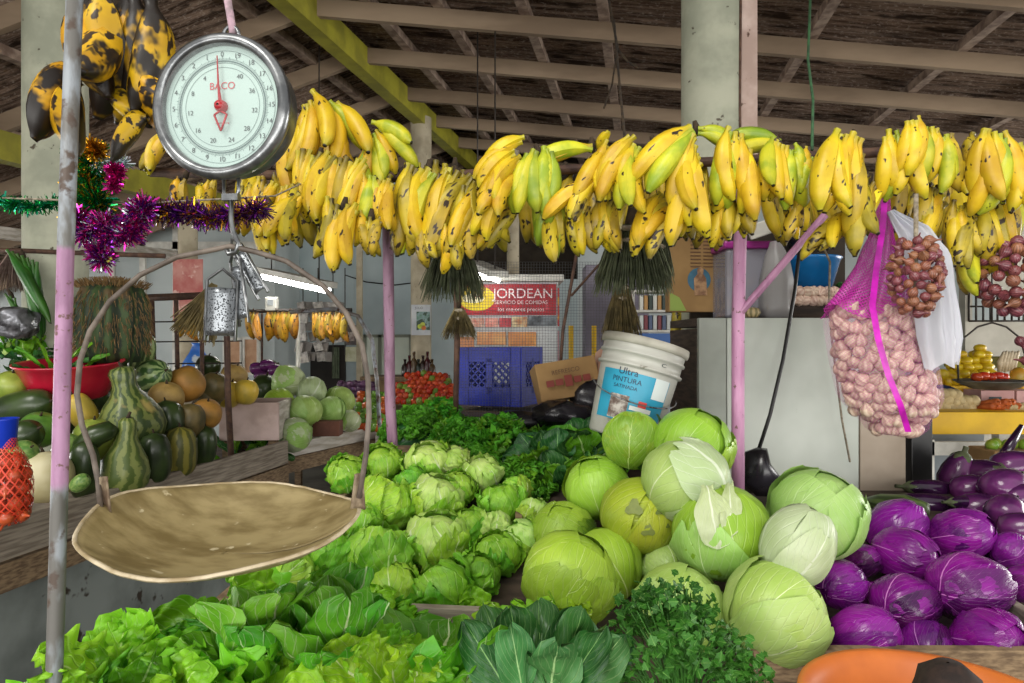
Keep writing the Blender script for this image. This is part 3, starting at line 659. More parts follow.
LP = {'leaf': fan_head(3, 11, .27, .085, [LM[0], LM[0], LM[1]], .013, 6.5, 1.15),
      'green': fan_head(8, 11, .27, .08, [LM[1], LM[0]], .009, 5, 1.15),
      'yellow': fan_head(14, 9, .21, .07, [LM[2], LM[0]], .010, 6, 1.0),
      'romaine': rosette('romaine_lettuce', 18, 10, .30, .07, [LM[3]], .03, .45, .35, .010, 2.0, 'long', group='romaine lettuces along the front of the stall', cup=.55),
      'romaine2': rosette('romaine_lettuce', 27, 8, .27, .07, [LM[3], LM[1]], .1, .8, 1.1, .014, 2.2, 'long', group='romaine lettuces along the front of the stall', cup=.5)}
FR = [('leaf', 112, 645, 1.2, .85, (-.1, -.15, .4), 'frilly yellow-green leaf lettuce at the outer corner beside the leaning post'),
 ('leaf', 172, 626, 1.27, .95, (-.1, -.1, 2), 'frilly leaf lettuce second along from the leaning post'),
 ('leaf', 224, 606, 1.36, .95, (-.1, 0, 4), 'frilly leaf lettuce under the lowest point of the scale pan'),
 ('green', 282, 572, 1.52, .95, (.1, .1, 1), 'green leaf lettuce tucked under the scale pan, behind the frilly ones'),
 ('green', 330, 582, 1.6, .85, (.2, .1, 3), 'green leaf lettuce in front of the largest crinkled head lettuce'),
 ('romaine', 268, 598, 1.28, .95, (-.05, -.05, .6), 'upright romaine with a narrow folded leaf, next to the frilly lettuces'),
 ('romaine', 340, 592, 1.26, .95, (-.05, .05, 2.1), 'upright romaine with broad white-edged ribs in the front row'),
 ('green', 235, 660, 1.14, .9, (-.1, 0, 5), 'leaf lettuce lowest in the front row, before the frilly second one'),
 ('yellow', 398, 640, 1.18, .8, (-.1, .05, 1), 'small yellow-green leaf lettuce between the two romaines'),
 ('romaine2', 445, 625, 1.28, 1.0, (-.15, .2, 2.6), 'romaine with arching pale ribs beside the dark spinach'),
 ('yellow', 508, 612, 1.45, .9, (.1, .35, 4), 'pale yellow-green lettuce with a white rib poking up by the bright cabbage'),
 ('leaf', 418, 618, 1.5, .6, (.5, -.3, 2), 'flattened leaf lettuce on the plank divider below the wide open head lettuce'),
 ('green', 470, 606, 1.62, .6, (.4, .3, .5), 'spread green leaf lettuce beside the dark spinach on the plank divider'),
 ('green', 372, 612, 1.5, .65, (.3, -.2, 5.5), 'green leaf lettuce crouched below the crinkled head lettuce')]
for k, px, py, Y, s, rot, lab in FR:
    p = P(px, py, Y); h = {'leaf': .22, 'green': .22, 'yellow': .16, 'romaine': .28, 'romaine2': .22}[k]*s
    place(LP[k], USED, lab, (p.x, p.y, p.z-h*.92), rot, s)
# dark spinach bunch at the front edge
def spinach(name, seed, n, L, Wd, label, loc, mats, fan=.7, cat='spinach', tilt=(-.15, 0, 0), group=None):
    rng = random.Random(seed); t = thing(name, label, cat, loc, tilt, group)
    for i in range(n):
        a = lerp(-fan, fan, (i+.5)/n)+rng.uniform(-.1, .1); b = rng.uniform(-.45, .35)
        d = Vector((math.sin(a), math.sin(b)*.8, math.cos(a))).normalized(); up = Vector((0, -1, .25))
        mb = MB(); leafblade(mb, (rng.uniform(-.02, .02), rng.uniform(-.02, .02), 0), d, up, L*rng.uniform(.8, 1.08), Wd*rng.uniform(.8, 1.15), rng.choice((-1, 1))*rng.uniform(.2, .9), rng.uniform(-.3, .4), .012, 1.5, seed+i, 10, 16, 'spoon', crum=.02)
        mb.build('leaf', mats[i % len(mats)], t)
    mb = MB()
    for i in range(10): q = i*.63; mb.tube([(.018*math.cos(q), .018*math.sin(q), -.08), (.012*math.cos(q), .012*math.sin(q), .06)], .006, 6)
    mb.build('stem', LM[6], t); return t
p = P(540, 690, 1.2); spinach('spinach_bunch', 5, 16, .21, .045, 'dark green spinach bunch standing at the front edge beside the parsley', (p.x, p.y, p.z-.07), [LM[4], LM[4], LM[6]], .72, tilt=(-.2, .1, 0))
for i, (px, py, lab) in enumerate(((572, 470, 'dark leafy spinach bunch lying below the paint bucket'), (556, 445, 'dark leafy spinach bunch between the curly lettuce and the paint bucket'), (588, 440, 'dark leafy spinach bunch half under the paint bucket'))):
    p = P(px, py+26, 2.5); spinach('spinach_bunch', 31+i, 12, .21, .07, lab, (p.x, p.y+.1*(i > 0), p.z-.03), [LM[4], LM[1]], 1.2, tilt=(.35-.2*i, .2*i-.2, 0), group='dark spinach bunches by the bucket')
# curly lettuces
GK = 'curly lettuces behind the head lettuces'
def curly(seed):
    rng = random.Random(seed); t = thing('curly_lettuce', '', 'lettuce', group=GK); mb = MB(); m3 = MB()
    for i in range(150):
        zc = rng.uniform(-.15, 1); a = rng.uniform(0, 6.28); rr_ = math.sqrt(max(0, 1-zc*zc)); n = Vector((rr_*math.cos(a), rr_*math.sin(a), zc))
        c = Vector((n.x*.14, n.y*.14, n.z*.12+.02))*rng.uniform(.82, 1.05); d = (n+Vector((rng.uniform(-.7, .7), rng.uniform(-.7, .7), rng.uniform(-.2, .8)))).normalized(); sd = d.cross(Vector((rng.uniform(-1, 1), rng.uniform(-1, 1), rng.uniform(-1, 1)))).normalized()
        leafblade(mb if i % 3 else m3, c-d*.035, d, sd.cross(d), .055, .034*rng.uniform(.8, 1.2), rng.uniform(-1.2, 1.2), rng.uniform(-.3, .3), .013, 5.5, seed+i, 12, 22, 'broad', crum=.014)
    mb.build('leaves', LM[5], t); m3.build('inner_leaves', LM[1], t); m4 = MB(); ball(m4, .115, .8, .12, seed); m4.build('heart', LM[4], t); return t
KP = [curly(40), curly(47)]
for i, (px, py, Y, s, lab) in enumerate(((413, 424, 3.15, .95, 'bright curly lettuce right beside the mauve post'), (438, 415, 3.4, .95, 'curly lettuce farther back, just below the tomato heap'), (462, 437, 2.9, 1.0, 'curly lettuce in front of the rusty mesh post'),
        (503, 440, 2.8, 1.15, 'large curly lettuce under the blue crate'), (540, 440, 3.1, .95, 'curly lettuce under the crumpled carton'), (470, 462, 2.62, .8, 'curly lettuce in the middle, above the pale loose lettuce'), (523, 476, 2.5, .85, 'lowest curly lettuce, above the small pale head lettuce'))):
    p = P(px, py, Y); place(KP[i % 2], USED, lab, (p.x, p.y, p.z-.07*s), (-.25, .15*(i % 3-1), i*1.3), s, GK)
# parsley
pm = leaf_mat('parsley leaflet', '#3f8a2c', '#1f5a1c', '#74ad52', 4, .08, 2, .2, .45, .25, .002, nsc=5)
rng = random.Random(8); o = P(684, 700, 1.25); t = thing('parsley_bunch', 'bunch of dark curly parsley in front of the pale cabbages', 'parsley', (o.x, o.y, o.z-.03))
ms = MB(); ml = MB()
for i in range(170):
    a = rng.uniform(0, 6.28); rad = math.sqrt(rng.random()); tip = Vector((rad*math.cos(a)*.155, rad*math.sin(a)*.12+.03, .205-.10*rad**2.2+rng.uniform(-.05, .02)))
    if tip.x > 0: tip.z -= tip.x*.35
    b0 = Vector((tip.x*.12, tip.y*.12, -.02)); mid = lerp(b0, tip, .55)+Vector((0, 0, .03))
    ms.tube([b0, mid, tip], [.0016, .0013, .0009], 4, False)
    for j in range(7):
        q = tip+Vector((rng.uniform(-.024, .024), rng.uniform(-.024, .024), rng.uniform(-.025, .012)))
        d = Vector((rng.uniform(-1, 1), rng.uniform(-1, 1), rng.uniform(-.3, .8))).normalized(); n = (d.cross(Vector((rng.uniform(-1, 1), rng.uniform(-1, 1), rng.uniform(-1, 1))))).normalized()
        s = rng.uniform(.010, .017); sd = d.cross(n)
        pts = [(0, 0), (.35, .5), (.3, .9), (.7, .62), (.85, .75), (1.0, .28), (1.3, 0)]
        vs = [q+d*(x*s)+sd*(y*s*.75)+n*(abs(y)*s*.35*math.sin(j+y*3)) for x, y in pts]+[q+d*(x*s)-sd*(y*s*.75)+n*(abs(y)*s*.3) for x, y in pts[1:-1]]
        uv = [(.5+y*.5, x/1.3) for x, y in pts]+[(.5-y*.5, x/1.3) for x, y in pts[1:-1]]
        ml.add(vs, [(0, 1, 2, 3, 4, 5, 6), (0, 6, 11, 10, 9, 8, 7)], uv)
ms.build('stems', plain('parsley stem', '#4f8a35', '#3a6d28', 20), t); ml.build('foliage', pm, t)
# ================================================================ RED CABBAGES AND EGGPLANTS
GR = 'red cabbages heaped beside the green ones'
RP = [cabbage('red_cabbage', '', 60+i, 'red', ('red', 'redin', 'red')[i], GR, .95, .12, .05) for i in range(3)]
REDS = [(864, 632, 37, 1.58, 0, 'red cabbage on the front plank between the round pale cabbage and the basin'), (904, 600, 36, 1.72, 1, 'red cabbage in the second row with a wilted leaf edge'),
 (905, 552, 34, 1.95, 2, 'glossy red cabbage in the middle of the heap, right of the large pale cabbage'), (838, 580, 30, 1.75, 0, 'red cabbage squeezed against the whitish egg-shaped cabbage'),
 (968, 583, 42, 1.72, 1, 'biggest red cabbage, with a torn pinkish end'), (962, 532, 33, 2.05, 2, 'rounded red cabbage near the dark eggplants'),
 (896, 524, 33, 2.12, 0, 'dark red cabbage lying behind the large pale cabbage'), (990, 636, 38, 1.58, 2, 'speckled red cabbage just behind the orange basin'),
 (926, 642, 28, 1.62, 1, 'shaded red cabbage low behind the basin rim'), (862, 558, 20, 1.95, 1, 'small dark red cabbage beside the large pale cabbage'),
 (870, 595, 20, 1.82, 2, 'small red cabbage buried under the second row'), (1008, 546, 20, 2.0, 0, 'small red cabbage beside the rounded one'), (1024, 580, 22, 1.8, 1, 'red cabbage cut by the picture edge above the plank')]
for cx, cy, r, Y, k, lab in REDS:
    R = r*.95/F*Y; place(RP[k], USED, lab, P(cx, cy+3, Y), (rr.uniform(-.6, .6), rr.uniform(.8, 1.5), rr.uniform(-.8, .8)), (R/.12*.8, R/.12*.9, R/.12*1.02), GR)
em = plain('purple eggplant skin', '#2f0e36', '#6a2c66', 5, .18, lo=.4, hi=.75, stretch=(2, 2, .5), vary=.3); ed = plain('black purple eggplant skin', '#1e0b22', '#34123a', 10, .15); calm = plain('eggplant calyx', '#4c5a34', '#3a3a26', 30, .7)
def eggplant(label, R, L, m, group):
    t = thing('eggplant', label, 'eggplant', group=group)
    prof = [(.002, -L/2), (R*.5, -L*.47), (R*.85, -L*.38), (R, -L*.18), (R*.93, L*.08), (R*.72, L*.3), (R*.5, L*.42), (R*.25, L*.485), (.002, L*.5)]
    MB().lathe(prof, 20).build('fruit', m, t)
    mb = MB().lathe([(R*.62, L*.33), (R*.56, L*.41), (R*.3, L*.5), (.008, L*.53), (.008, L*.66)], 15, lambda q, v: 1+.18*math.cos(q*5)*(1-v))
    mb.build('calyx', calm, t); return t
GE = 'purple eggplants behind the red cabbages'
ep = eggplant('', .05, .13, em, GE); e2 = eggplant('', .042, .24, ed, 'long dark eggplants')
for i, (px, py, r, Y, lab) in enumerate(((957, 473, 18, 2.65, 'tall purple eggplant standing before the white table frame'), (985, 474, 17, 2.6, 'pale streaked eggplant at the back of the heap'), (1005, 486, 21, 2.4, 'striped purple eggplant, broad side showing'), (1006, 511, 20, 2.25, 'purple eggplant directly above the small red cabbage'),
        (972, 489, 17, 2.5, 'purple eggplant in front of the tall one'), (978, 507, 16, 2.35, 'small purple eggplant beside the rounded red cabbage'), (1014, 466, 18, 2.65, 'eggplant highest at the picture edge'), (1020, 497, 16, 2.35, 'eggplant at the picture edge below the highest'), (1022, 528, 18, 2.15, 'eggplant at the picture edge above the plank'))):
    place(ep, USED, lab, P(px, py, Y), (rr.uniform(-.6, .6), (.3 if i == 0 else 1.3), rr.uniform(-.6, .6)), r/F*Y/.055, GE)
for px, py, Y, rz, lab in ((930, 489, 2.55, .1, 'long dark eggplant lying against the black stand'), (925, 503, 2.42, -.1, 'long dark eggplant lying below the first long one'), (964, 503, 2.35, .3, 'black eggplant with a green stalk above the rounded red cabbage')):
    place(e2, USED, lab, P(px, py, Y), (0, -PI/2+.1, rz), .85 if rz < .3 else .6, 'long dark eggplants')
cg = stripe_mat('dark green squash skin', '#2c3a1a', '#45562a', 8, .4, .6, .5)
def loft(pts, rs, name, m, label, cat, n=14, group=None): return tag(MB().tube(pts, rs, n).build(name, m), label, cat, group)
loft([P(862, 500, 2.3), P(880, 503, 2.25), P(905, 506, 2.2), P(925, 512, 2.15), P(928, 513, 2.14)], [.006, .03, .036, .03, .006], 'courgette', cg, 'dark green courgette lying across the back of the red cabbages', 'courgette')
# basin in front
om = plain('worn orange plastic', '#d9792f', '#c4682a', 5, .45, .05); c = P(940, 738, 1.2)
t = thing('plastic_basin', 'orange plastic basin at the bottom edge of the stall', 'basin', c)
mb = MB().lathe([(.002, -.15), (.13, -.15), (.15, -.14), (.19, -.02), (.205, .03), (.222, .045), (.228, .05), (.226, .055), (.215, .053), (.2, .035), (.185, -.01), (.145, -.13), (.125, -.142), (.002, -.142)], 48)
mb.build('bowl', om, t)
dk = P(948, 672, 1.13); tag(MB().lathe([(.002, -.06), (.04, -.05), (.055, 0), (.045, .04), (.02, .058), (.002, .06)], 18, lambda q, v: 1+.08*math.sin(3*q+v*4)).jitter(.006, 20, 3).build('taro_root', plain('dark hairy root skin', '#33231c', '#1f1511', 40, .9, .5), loc=(dk.x, dk.y-.0, dk.z-.045)), 'dark brown taro root lying in the orange basin', 'root')
# ================================================================ PLANTAINS ON THE RAIL
BM = {'y': banana_mat('ripe plantain skin', '#d3b41e', '#bd981a', '#94901f', .63), 'g': banana_mat('yellow green plantain skin', '#c3c02a', '#8fa022', '#7f8f22', .68),
      'o': banana_mat('dusky plantain skin', '#b39a22', '#8d7a1e', '#4d441a', .58, dark=.62), 'G': banana_mat('green plantain skin', '#9aa92a', '#748f22', '#6a7522', .72),
      'r': banana_mat('overripe plantain skin', '#d8aa16', '#b98a12', '#2a1c0c', .53, dark=.47), 'u': banana_mat('unripe plantain skin', '#33641f', '#234a18', '#3a5a1f', .75),
      'f': banana_mat('small banana skin', '#c58f22', '#a06c1c', '#6a4a18', .6, dark=.62)}
def banana_mesh(name, m, bend, R=.0245, L=.2, seed=0):
    mb = MB(); n = 12; V = [0, .04, .08, .13, .2, .3, .4, .5, .6, .7, .8, .87, .92, .955, .98, 1]
    prof = [.36, .30, .33, .46, .68, .87, .97, 1, .99, .93, .83, .66, .48, .32, .24, .20]
    vs = []; uv = []
    for k, v in enumerate(V):
        b = bend*v; x = L*math.sin(b)/bend; z = -L*(1-math.cos(b))/bend; T = Vector((math.cos(b), 0, -math.sin(b))); Nn = Vector((math.sin(b), 0, math.cos(b)))
        for i in range(n+1):
            q = 2*PI*i/n; r = R*prof[k]*(1+.085*math.cos(5*q+seed))*(1+.03*nz(v*4, q, seed))
            vs.append(Vector((x, 0, z))+Vector((0, 1, 0))*(r*math.cos(q))+Nn*(r*math.sin(q))); uv.append((i/n, v))
    fs = [(k*(n+1)+i, k*(n+1)+i+1, (k+1)*(n+1)+i+1, (k+1)*(n+1)+i) for k in range(len(V)-1) for i in range(n)]
    fs.append(tuple((len(V)-1)*(n+1)+i for i in range(n))); mb.add(vs, fs, uv)
    return mb.mesh(name, m)
BME = {k: [banana_mesh('banana', m, b, .0245*w, seed=i) for i, (b, w) in enumerate(((.75, 1.08), (1.0, 1), (.55, 1.05)))] for k, m in BM.items()}
crown_me = MB().tube([(0, 0, .035), (.002, 0, .012), (0, 0, -.012)], [.007, .012, .009], 10).jitter(.004, 60).mesh('crown', M['stem'])
brng = random.Random(77)
def bunch(px, py, Y, angs, Lpx, step, mk, label, group='plantain hands on the rail', fwd=.18, name='plantain_hand', thick=1.0, roll=.7):
    if len(angs) > 2 and group == 'plantain hands on the rail':      # the second rank of fingers of a hand
        angs = tuple(angs)+tuple((angs[i]+angs[i+1])/2+brng.uniform(-8, 8) for i in range(len(angs)-1))
    o = P(px, py, Y); t = thing(name, label, 'bananas' , o, group=group)
    put('crown', crown_me, (0, .01, .0), (0, brng.uniform(-.6, .6), 0), 1, t)
    L = Lpx*1.12/F*Y; sc = L/.2; big = len(angs) > 2
    for i, a in enumerate(angs):
        q = RD(a+brng.uniform(-5, 5)); d = Vector((math.cos(q), -fwd+brng.uniform(-.16, .16), -math.sin(q)))
        na = (len(angs)+1)//2 if group == 'plantain hands on the rail' and len(angs) > 2 else len(angs); back = i >= na; k = (i-(na-1)/2) if not back else (i-na-(na-2)/2); off = Vector((k*step[0], brng.uniform(-.010, .010)-.004*(i % na)+(.036 if back else 0), -k*step[1]))/F*Y
        off = off+d*brng.uniform(-.03, .012)*(1 if big and group == 'plantain hands on the rail' else 0); s = sc*brng.uniform(.88, 1.12); w = (sc*.55+.45)*thick*brng.uniform(.92, 1.08)
        m = mk[i % len(mk)]
        put('banana', BME[m][brng.randrange(3)], off, look_rot(d, brng.uniform(-roll, roll)), (s, w, w), t)
    return t
BUN = [
 (305, 112, 2.12, (48, 66, 84, 100, 116), 64, (-6, 8), 'yyy', 'yellow plantain hand touching the scale drum, big finger arching over it'),
 (332, 118, 2.14, (44, 58, 80, 95, 105), 56, (-2, 8), 'yyg', 'yellow plantain hand second from the scale drum, with a green-tipped finger'),
 (372, 138, 2.14, (12, 50, 72, 90, 108), 48, (-4, 7), 'gyg', 'yellow-green plantain hand just over the olive roof beam end'),
 (318, 158, 2.06, (92, 102, 112, 124, 134), 62, (10, 2), 'yyo', 'long-fingered plantain hand below the two at the scale drum'),
 (350, 165, 2.06, (90, 102, 114, 126), 62, (10, 2), 'yoy', 'plantain hand with fingers sweeping down toward the scale, middle row'),
 (295, 190, 2.04, (95, 112, 128, 142), 52, (8, 2), 'yyo', 'low plantain hand beside the hanging garland'),
 (342, 208, 2.0, (86, 100, 114, 128), 56, (10, 2), 'yoy', 'low plantain hand above the pan handle'),
 (378, 186, 2.05, (72, 88, 102, 116), 44, (8, 2), 'ygy', 'plantain hand right above the mauve post'),
 (370, 220, 2.02, (60, 85, 105, 125), 32, (8, 1), 'oyo', 'short dusky plantain hand at the top of the mauve post'),
 (262, 186, 2.1, (84, 96, 110, 124), 46, (8, 2), 'yyo', 'plantain hand tucked behind the lower edge of the scale drum'),
 (270, 208, 2.05, (90, 108, 126, 140), 44, (8, 1), 'yoy', 'low plantain hand below the scale drum edge'),
 (428, 170, 2.12, (104, 112, 120, 128, 110), 78, (10, 3), 'yoyg', 'plantain hand of long straight fingers under the round column'),
 (456, 176, 2.1, (106, 114, 122, 130), 74, (10, 3), 'oyo', 'browned long plantain hand next to the straight-fingered one'),
 (476, 190, 2.08, (100, 112, 122, 134), 60, (8, 4), 'ooy', 'dusky plantain hand behind the horizontal yellow fan'),
 (512, 166, 2.0, (168, 158, 148, 146, 150, 158), 52, (-2, 11), 'yyyyy', 'bright yellow plantain hand fanning sideways over the dried broom'),
 (540, 154, 2.02, (112, 100, 88, 76), 58, (8, 1), 'gGgG', 'greenish plantain hand next to the sideways fan'),
 (425, 224, 2.08, (78, 96, 112, 128), 36, (9, 1), 'oyo', 'small dusky plantain hand low above the dried broom'),
 (455, 234, 2.06, (80, 100, 120), 36, (9, 1), 'yoo', 'small plantain hand touching the top of the dried broom'),
 (505, 204, 2.1, (112, 126, 140, 150), 46, (6, 5), 'ooy', 'dark plantain hand under the sideways fan'),
 (552, 196, 2.06, (84, 96, 108, 120), 54, (9, 2), 'GgoG', 'low green plantain hand under the greenish one'),
 (592, 148, 2.05, (181, 186), 54, (0, 4), 'yg', 'pair of plantains lying flat on top of the rail'),
 (602, 160, 2.0, (120, 128, 136, 146, 155), 56, (-2, 9), 'yyyo', 'yellow plantain hand fanning down below the flat pair'),
 (600, 152, 2.08, (-80, 100), 22, (3, 0), 'yo', 'stubby upright plantain beside the flat pair'),
 (632, 148, 1.97, (146, 134, 122, 110), 60, (3, 7), 'yygy', 'yellow plantain hand under the tangle of dry twigs'),
 (655, 146, 2.08, (88, 40, 110), 34, (5, 3), 'ggy', 'small yellow-green plantain hand just below the roof twigs'),
 (692, 148, 1.95, (156, 138, 122, 112, 102, 128), 74, (2, 8), 'ygyyy', 'largest plantain hand, long fingers sweeping toward the straw brushes'),
 (612, 200, 2.08, (96, 108, 120, 132), 46, (9, 2), 'oyo', 'low dusky plantain hand above the straw brush'),
 (578, 212, 2.08, (86, 98, 110), 40, (9, 2), 'oyo', 'short low plantain hand in the gap before the straw brush'),
 (668, 202, 2.03, (132, 142, 150, 158), 58, (4, 7), 'yoyo', 'low plantain hand with fingers pointing to the straw brush'),
 (698, 131, 2.1, (2, 10), 46, (0, 5), 'gg', 'greenish plantain pair lying across the thick column'),
 (738, 142, 1.97, (112, 100, 92, 84, 96), 66, (6, 4), 'ygyy', 'plantain hand at the top of the pale pink post'),
 (726, 186, 2.04, (98, 110, 122), 52, (8, 2), 'oyo', 'low plantain hand just before the pale pink post'),
 (780, 143, 2.08, (197, 190), 44, (0, 4), 'Gg', 'green plantain pair pointing at the pale pink post'),
 (782, 148, 1.98, (122, 112, 98, 88), 54, (9, 1), 'gyy', 'yellow-green plantain hand beyond the pale pink post'),
 (805, 155, 1.98, (70, 100, 130), 30, (6, 5), 'gyg', 'short plantain hand seen end-on by the green cord'),
 (850, 140, 1.92, (122, 118, 112, 104), 76, (8, 7), 'yyyo', 'big plump yellow plantain hand left of the garlic bag knot'),
 (755, 186, 2.04, (116, 128, 140), 50, (7, 4), 'oyo', 'low plantain hand above the purple-lidded tub'),
 (800, 184, 2.04, (106, 118, 130), 46, (8, 3), 'oyo', 'low plantain hand above the pink brace'),
 (868, 184, 1.95, (108, 118, 128, 140), 62, (7, 5), 'yooy', 'dusky yellow plantain hand beside the garlic bag knot'),
 (842, 222, 1.98, (150, 165, 175), 42, (2, 6), 'yoo', 'low plantain hand lying across the pink brace end'),
 (898, 136, 1.93, (94, 86, 80, 98), 56, (9, 1), 'ygyy', 'yellow plantain hand right of the garlic bag knot'),
 (916, 124, 1.9, (90, 82, 86), 50, (9, 3), 'yyg', 'plump plantain hand standing highest of the row'),
 (942, 136, 1.95, (86, 78, 100), 48, (9, 1), 'ygo', 'plantain hand with one squared green finger'),
 (975, 144, 1.98, (124, 132, 112), 50, (5, 5), 'oyo', 'half browned plantain hand leaning toward the plastic bag'),
 (1000, 140, 1.9, (106, 100, 90, 78, 70), 66, (9, 1), 'yygyy', 'plantain hand at the picture edge with long yellow fingers'),
 (938, 196, 2.0, (108, 120, 132, 142), 52, (7, 4), 'ooy', 'low dusky plantain hand behind the white plastic bag'),
 (965, 212, 1.98, (96, 110, 122, 134), 48, (8, 3), 'oyo', 'low plantain hand above the barred window'),
 (990, 206, 1.98, (84, 98, 110), 46, (8, 1), 'oyo', 'low plantain hand over the onion string'),
 (1012, 204, 1.98, (88, 100, 116), 46, (8, 1), 'yog', 'low plantain hand at the picture edge'),
 (968, 246, 2.02, (96, 112, 126), 44, (7, 3), 'ogo', 'lowest plantain hand, between plastic bag and onion string'),
 (1000, 236, 2.0, (92, 106, 120), 40, (8, 2), 'oyo', 'plantain hand just above the onion string')]
for b in BUN: bunch(*b)
for i, x in enumerate(range(265, 1030, 27)):
    if abs(x-745) < 14: continue
    bunch(x, 172+8*math.sin(i*1.7), 2.32, tuple(brng.uniform(70, 125) for _ in range(5)), 58, (9, 3), 'oyoo', 'dusky plantain hand in the shaded back layer of the row', 'plantain hands in the shaded back layer')
for i, (px, py, an, L, mk, lab) in enumerate(((165, 138, (128, 136, 148), 38, 'yyo', 'small plantain hand peeping out beside the overripe bunch'), (182, 178, (100, 120), 28, 'ro', 'small dusky plantain hand under the scale rim'),
        (207, 184, (95, 115, 130), 24, 'oy', 'small plantain hand over the purple garland'), (245, 196, (80, 100, 118), 36, 'oyo', 'small dusky plantain hand hanging by the scale hook'))):
    bunch(px, py, 2.25, an, L, (7, 2), mk, lab)
# overripe bunch by the leaning post
ov = [(104, -22, (84, 92, 96, 100), 120, 'rrr'), (128, -12, (70, 76, 82, 92), 105, 'rr')]
t = thing('plantain_stalk', 'overripe black-spotted plantain bunch hanging above the leaning post', 'bananas', P(112, -20, 1.38))
o = P(112, -20, 1.38)
MB().tube([Vector((0, 0, .5)), Vector((0, 0, .1)), Vector((.005, .02, -.05)), Vector((0, .02, -.16))], [.012, .016, .02, .012], 10).build('stalk', M['stem'], t)
for px, py, a, L, m, w, rl in ((104, -14, 95, 116, 'r', 1.25, .3), (130, -10, 80, 122, 'r', 1.3, -.2), (92, -5, 108, 100, 'r', 1.2, .4), (133, -4, 72, 115, 'r', 1.2, .2), (150, 0, 74, 110, 'r', 1.15, -.4), (112, 10, 95, 110, 'r', 1.2, 2.8),
        (84, 68, 155, 70, 'r', 1.2, .3), (78, 80, 128, 62, 'r', 1.1, .2), (128, 60, 100, 62, 'r', 1.15, .1), (146, 70, 82, 55, 'r', 1.1, .5), (150, 95, 105, 45, 'r', 1.0, .3), (122, 85, 95, 40, 'r', .9, 1.5), (148, 118, 175, 34, 'r', .8, .4)):
    q = RD(a); Yb = 1.36+brng.uniform(-.03, .04); L /= F/Yb
    put('banana', BME[m][brng.randrange(3)], P(px, py, Yb)-o, look_rot((math.cos(q), -.1, -math.sin(q)), rl), (L/.2*1.06, w*1.3, w*1.3), t)
# hanging green plantains on the dark rod, small hands by the blue wall
for px, py, an, L, lab in ((22, 256, (44, 52, 58, 64, 70, 78, 86), 80, 'green plantain hand hanging on the dark rod by the leaning post'), (10, 296, (52, 66, 80), 46, 'short green plantain hand below the longer one on the rod')):
    bunch(px, py, 3.45, an, L, (5, 2), 'uuu', lab, 'green plantains on the dark rod', fwd=.1, thick=.55, roll=.25)
for px, n, lab in ((277, 6, 'small ripe banana hand at the middle of the far rail'), (290, 5, 'small ripe banana hand by the meter box'), (322, 6, 'small orange-yellow banana hand under the lamp, near the arched pipe'), (338, 6, 'small orange-yellow banana hand at the end of the far rail'),
        (252, 4, 'small banana hand just beside the grater'), (186, 4, 'small banana hand behind the hanging fan')):
    bunch(px, 312, 6.15, tuple(84+k*6 for k in range(n)), 26, (3.6, 0), 'ffo', lab, 'small banana hands on the far rail', fwd=.1, thick=1.25)
bunch(683, 305, 3.3, (70, 85, 100, 112), 36, (6, 1), 'oyo', 'dark ripe banana hand hanging behind the paint bucket', 'bananas', fwd=.1)
# ================================================================ HANGING SCALE
chrome = plain('dull steel', '#8b8d8e', '#5f6163', 30, .28, .05, metal=.85); dialm = plain('pale dial enamel', '#a9bfb8', '#9fb5af', 3, .35); redm = plain('red pointer enamel', '#a01c24', None, rough=.35); ink = plain('dark dial ink', '#2f3b3d', None, rough=.6); inkr = plain('red dial ink', '#b0444a', None, rough=.6)
sc = P(224, 108, 1.05); t = thing('hanging_scale', 'round steel hanging scale with a pale dial and red pointer', 'scale', sc, (0, 0, RD(-8)))
Rd = .106; toY = Matrix.Rotation(PI/2, 4, 'X')
MB().lathe([(.002, -.058), (.07, -.058), (.092, -.05), (.1, -.035), (.102, 0), (.1, .012)], 56).xf(toY).build('drum', chrome, t)
MB().lathe([(.1, -.004), (.107, -.002), (.109, .006), (.107, .014), (.100, .018), (.093, .016), (.091, .008), (.092, .004)], 64).xf(toY).build('rim', chrome, t)
MB().lathe([(.0005, .004), (.05, .004), (.0935, .004)], 56).xf(toY).build('dial', dialm, t); dialo = COL.objects[-1]
mb = MB(); mb.smooth = False
def ring(r, w, y=-.0046): mb.grid(72, 1, lambda u, v: ((r+w*v)*math.sin(2*PI*u), y, (r+w*v)*math.cos(2*PI*u)))
for r, w in ((.0655, .0008), (.0675, .0022), (.0588, .0006), (.0835, .0006)): ring(r, w)
for i in range(200):
    q = 2*PI*i/200; l = .006 if i % 10 == 0 else .004 if i % 5 == 0 else .0022
    c, s_ = math.sin(q), math.cos(q); wv = .00035
    mb.add([((.0705)*c-wv*s_, -.0047, .0705*s_+wv*c), ((.0705)*c+wv*s_, -.0047, .0705*s_-wv*c), ((.0705+l)*c+wv*s_, -.0047, (.0705+l)*s_-wv*c), ((.0705+l)*c-wv*s_, -.0047, (.0705+l)*s_+wv*c)], [(0, 1, 2, 3)])
mb.build('dial_marking', plain('grey green dial ink', '#4f6563', None), dialo)
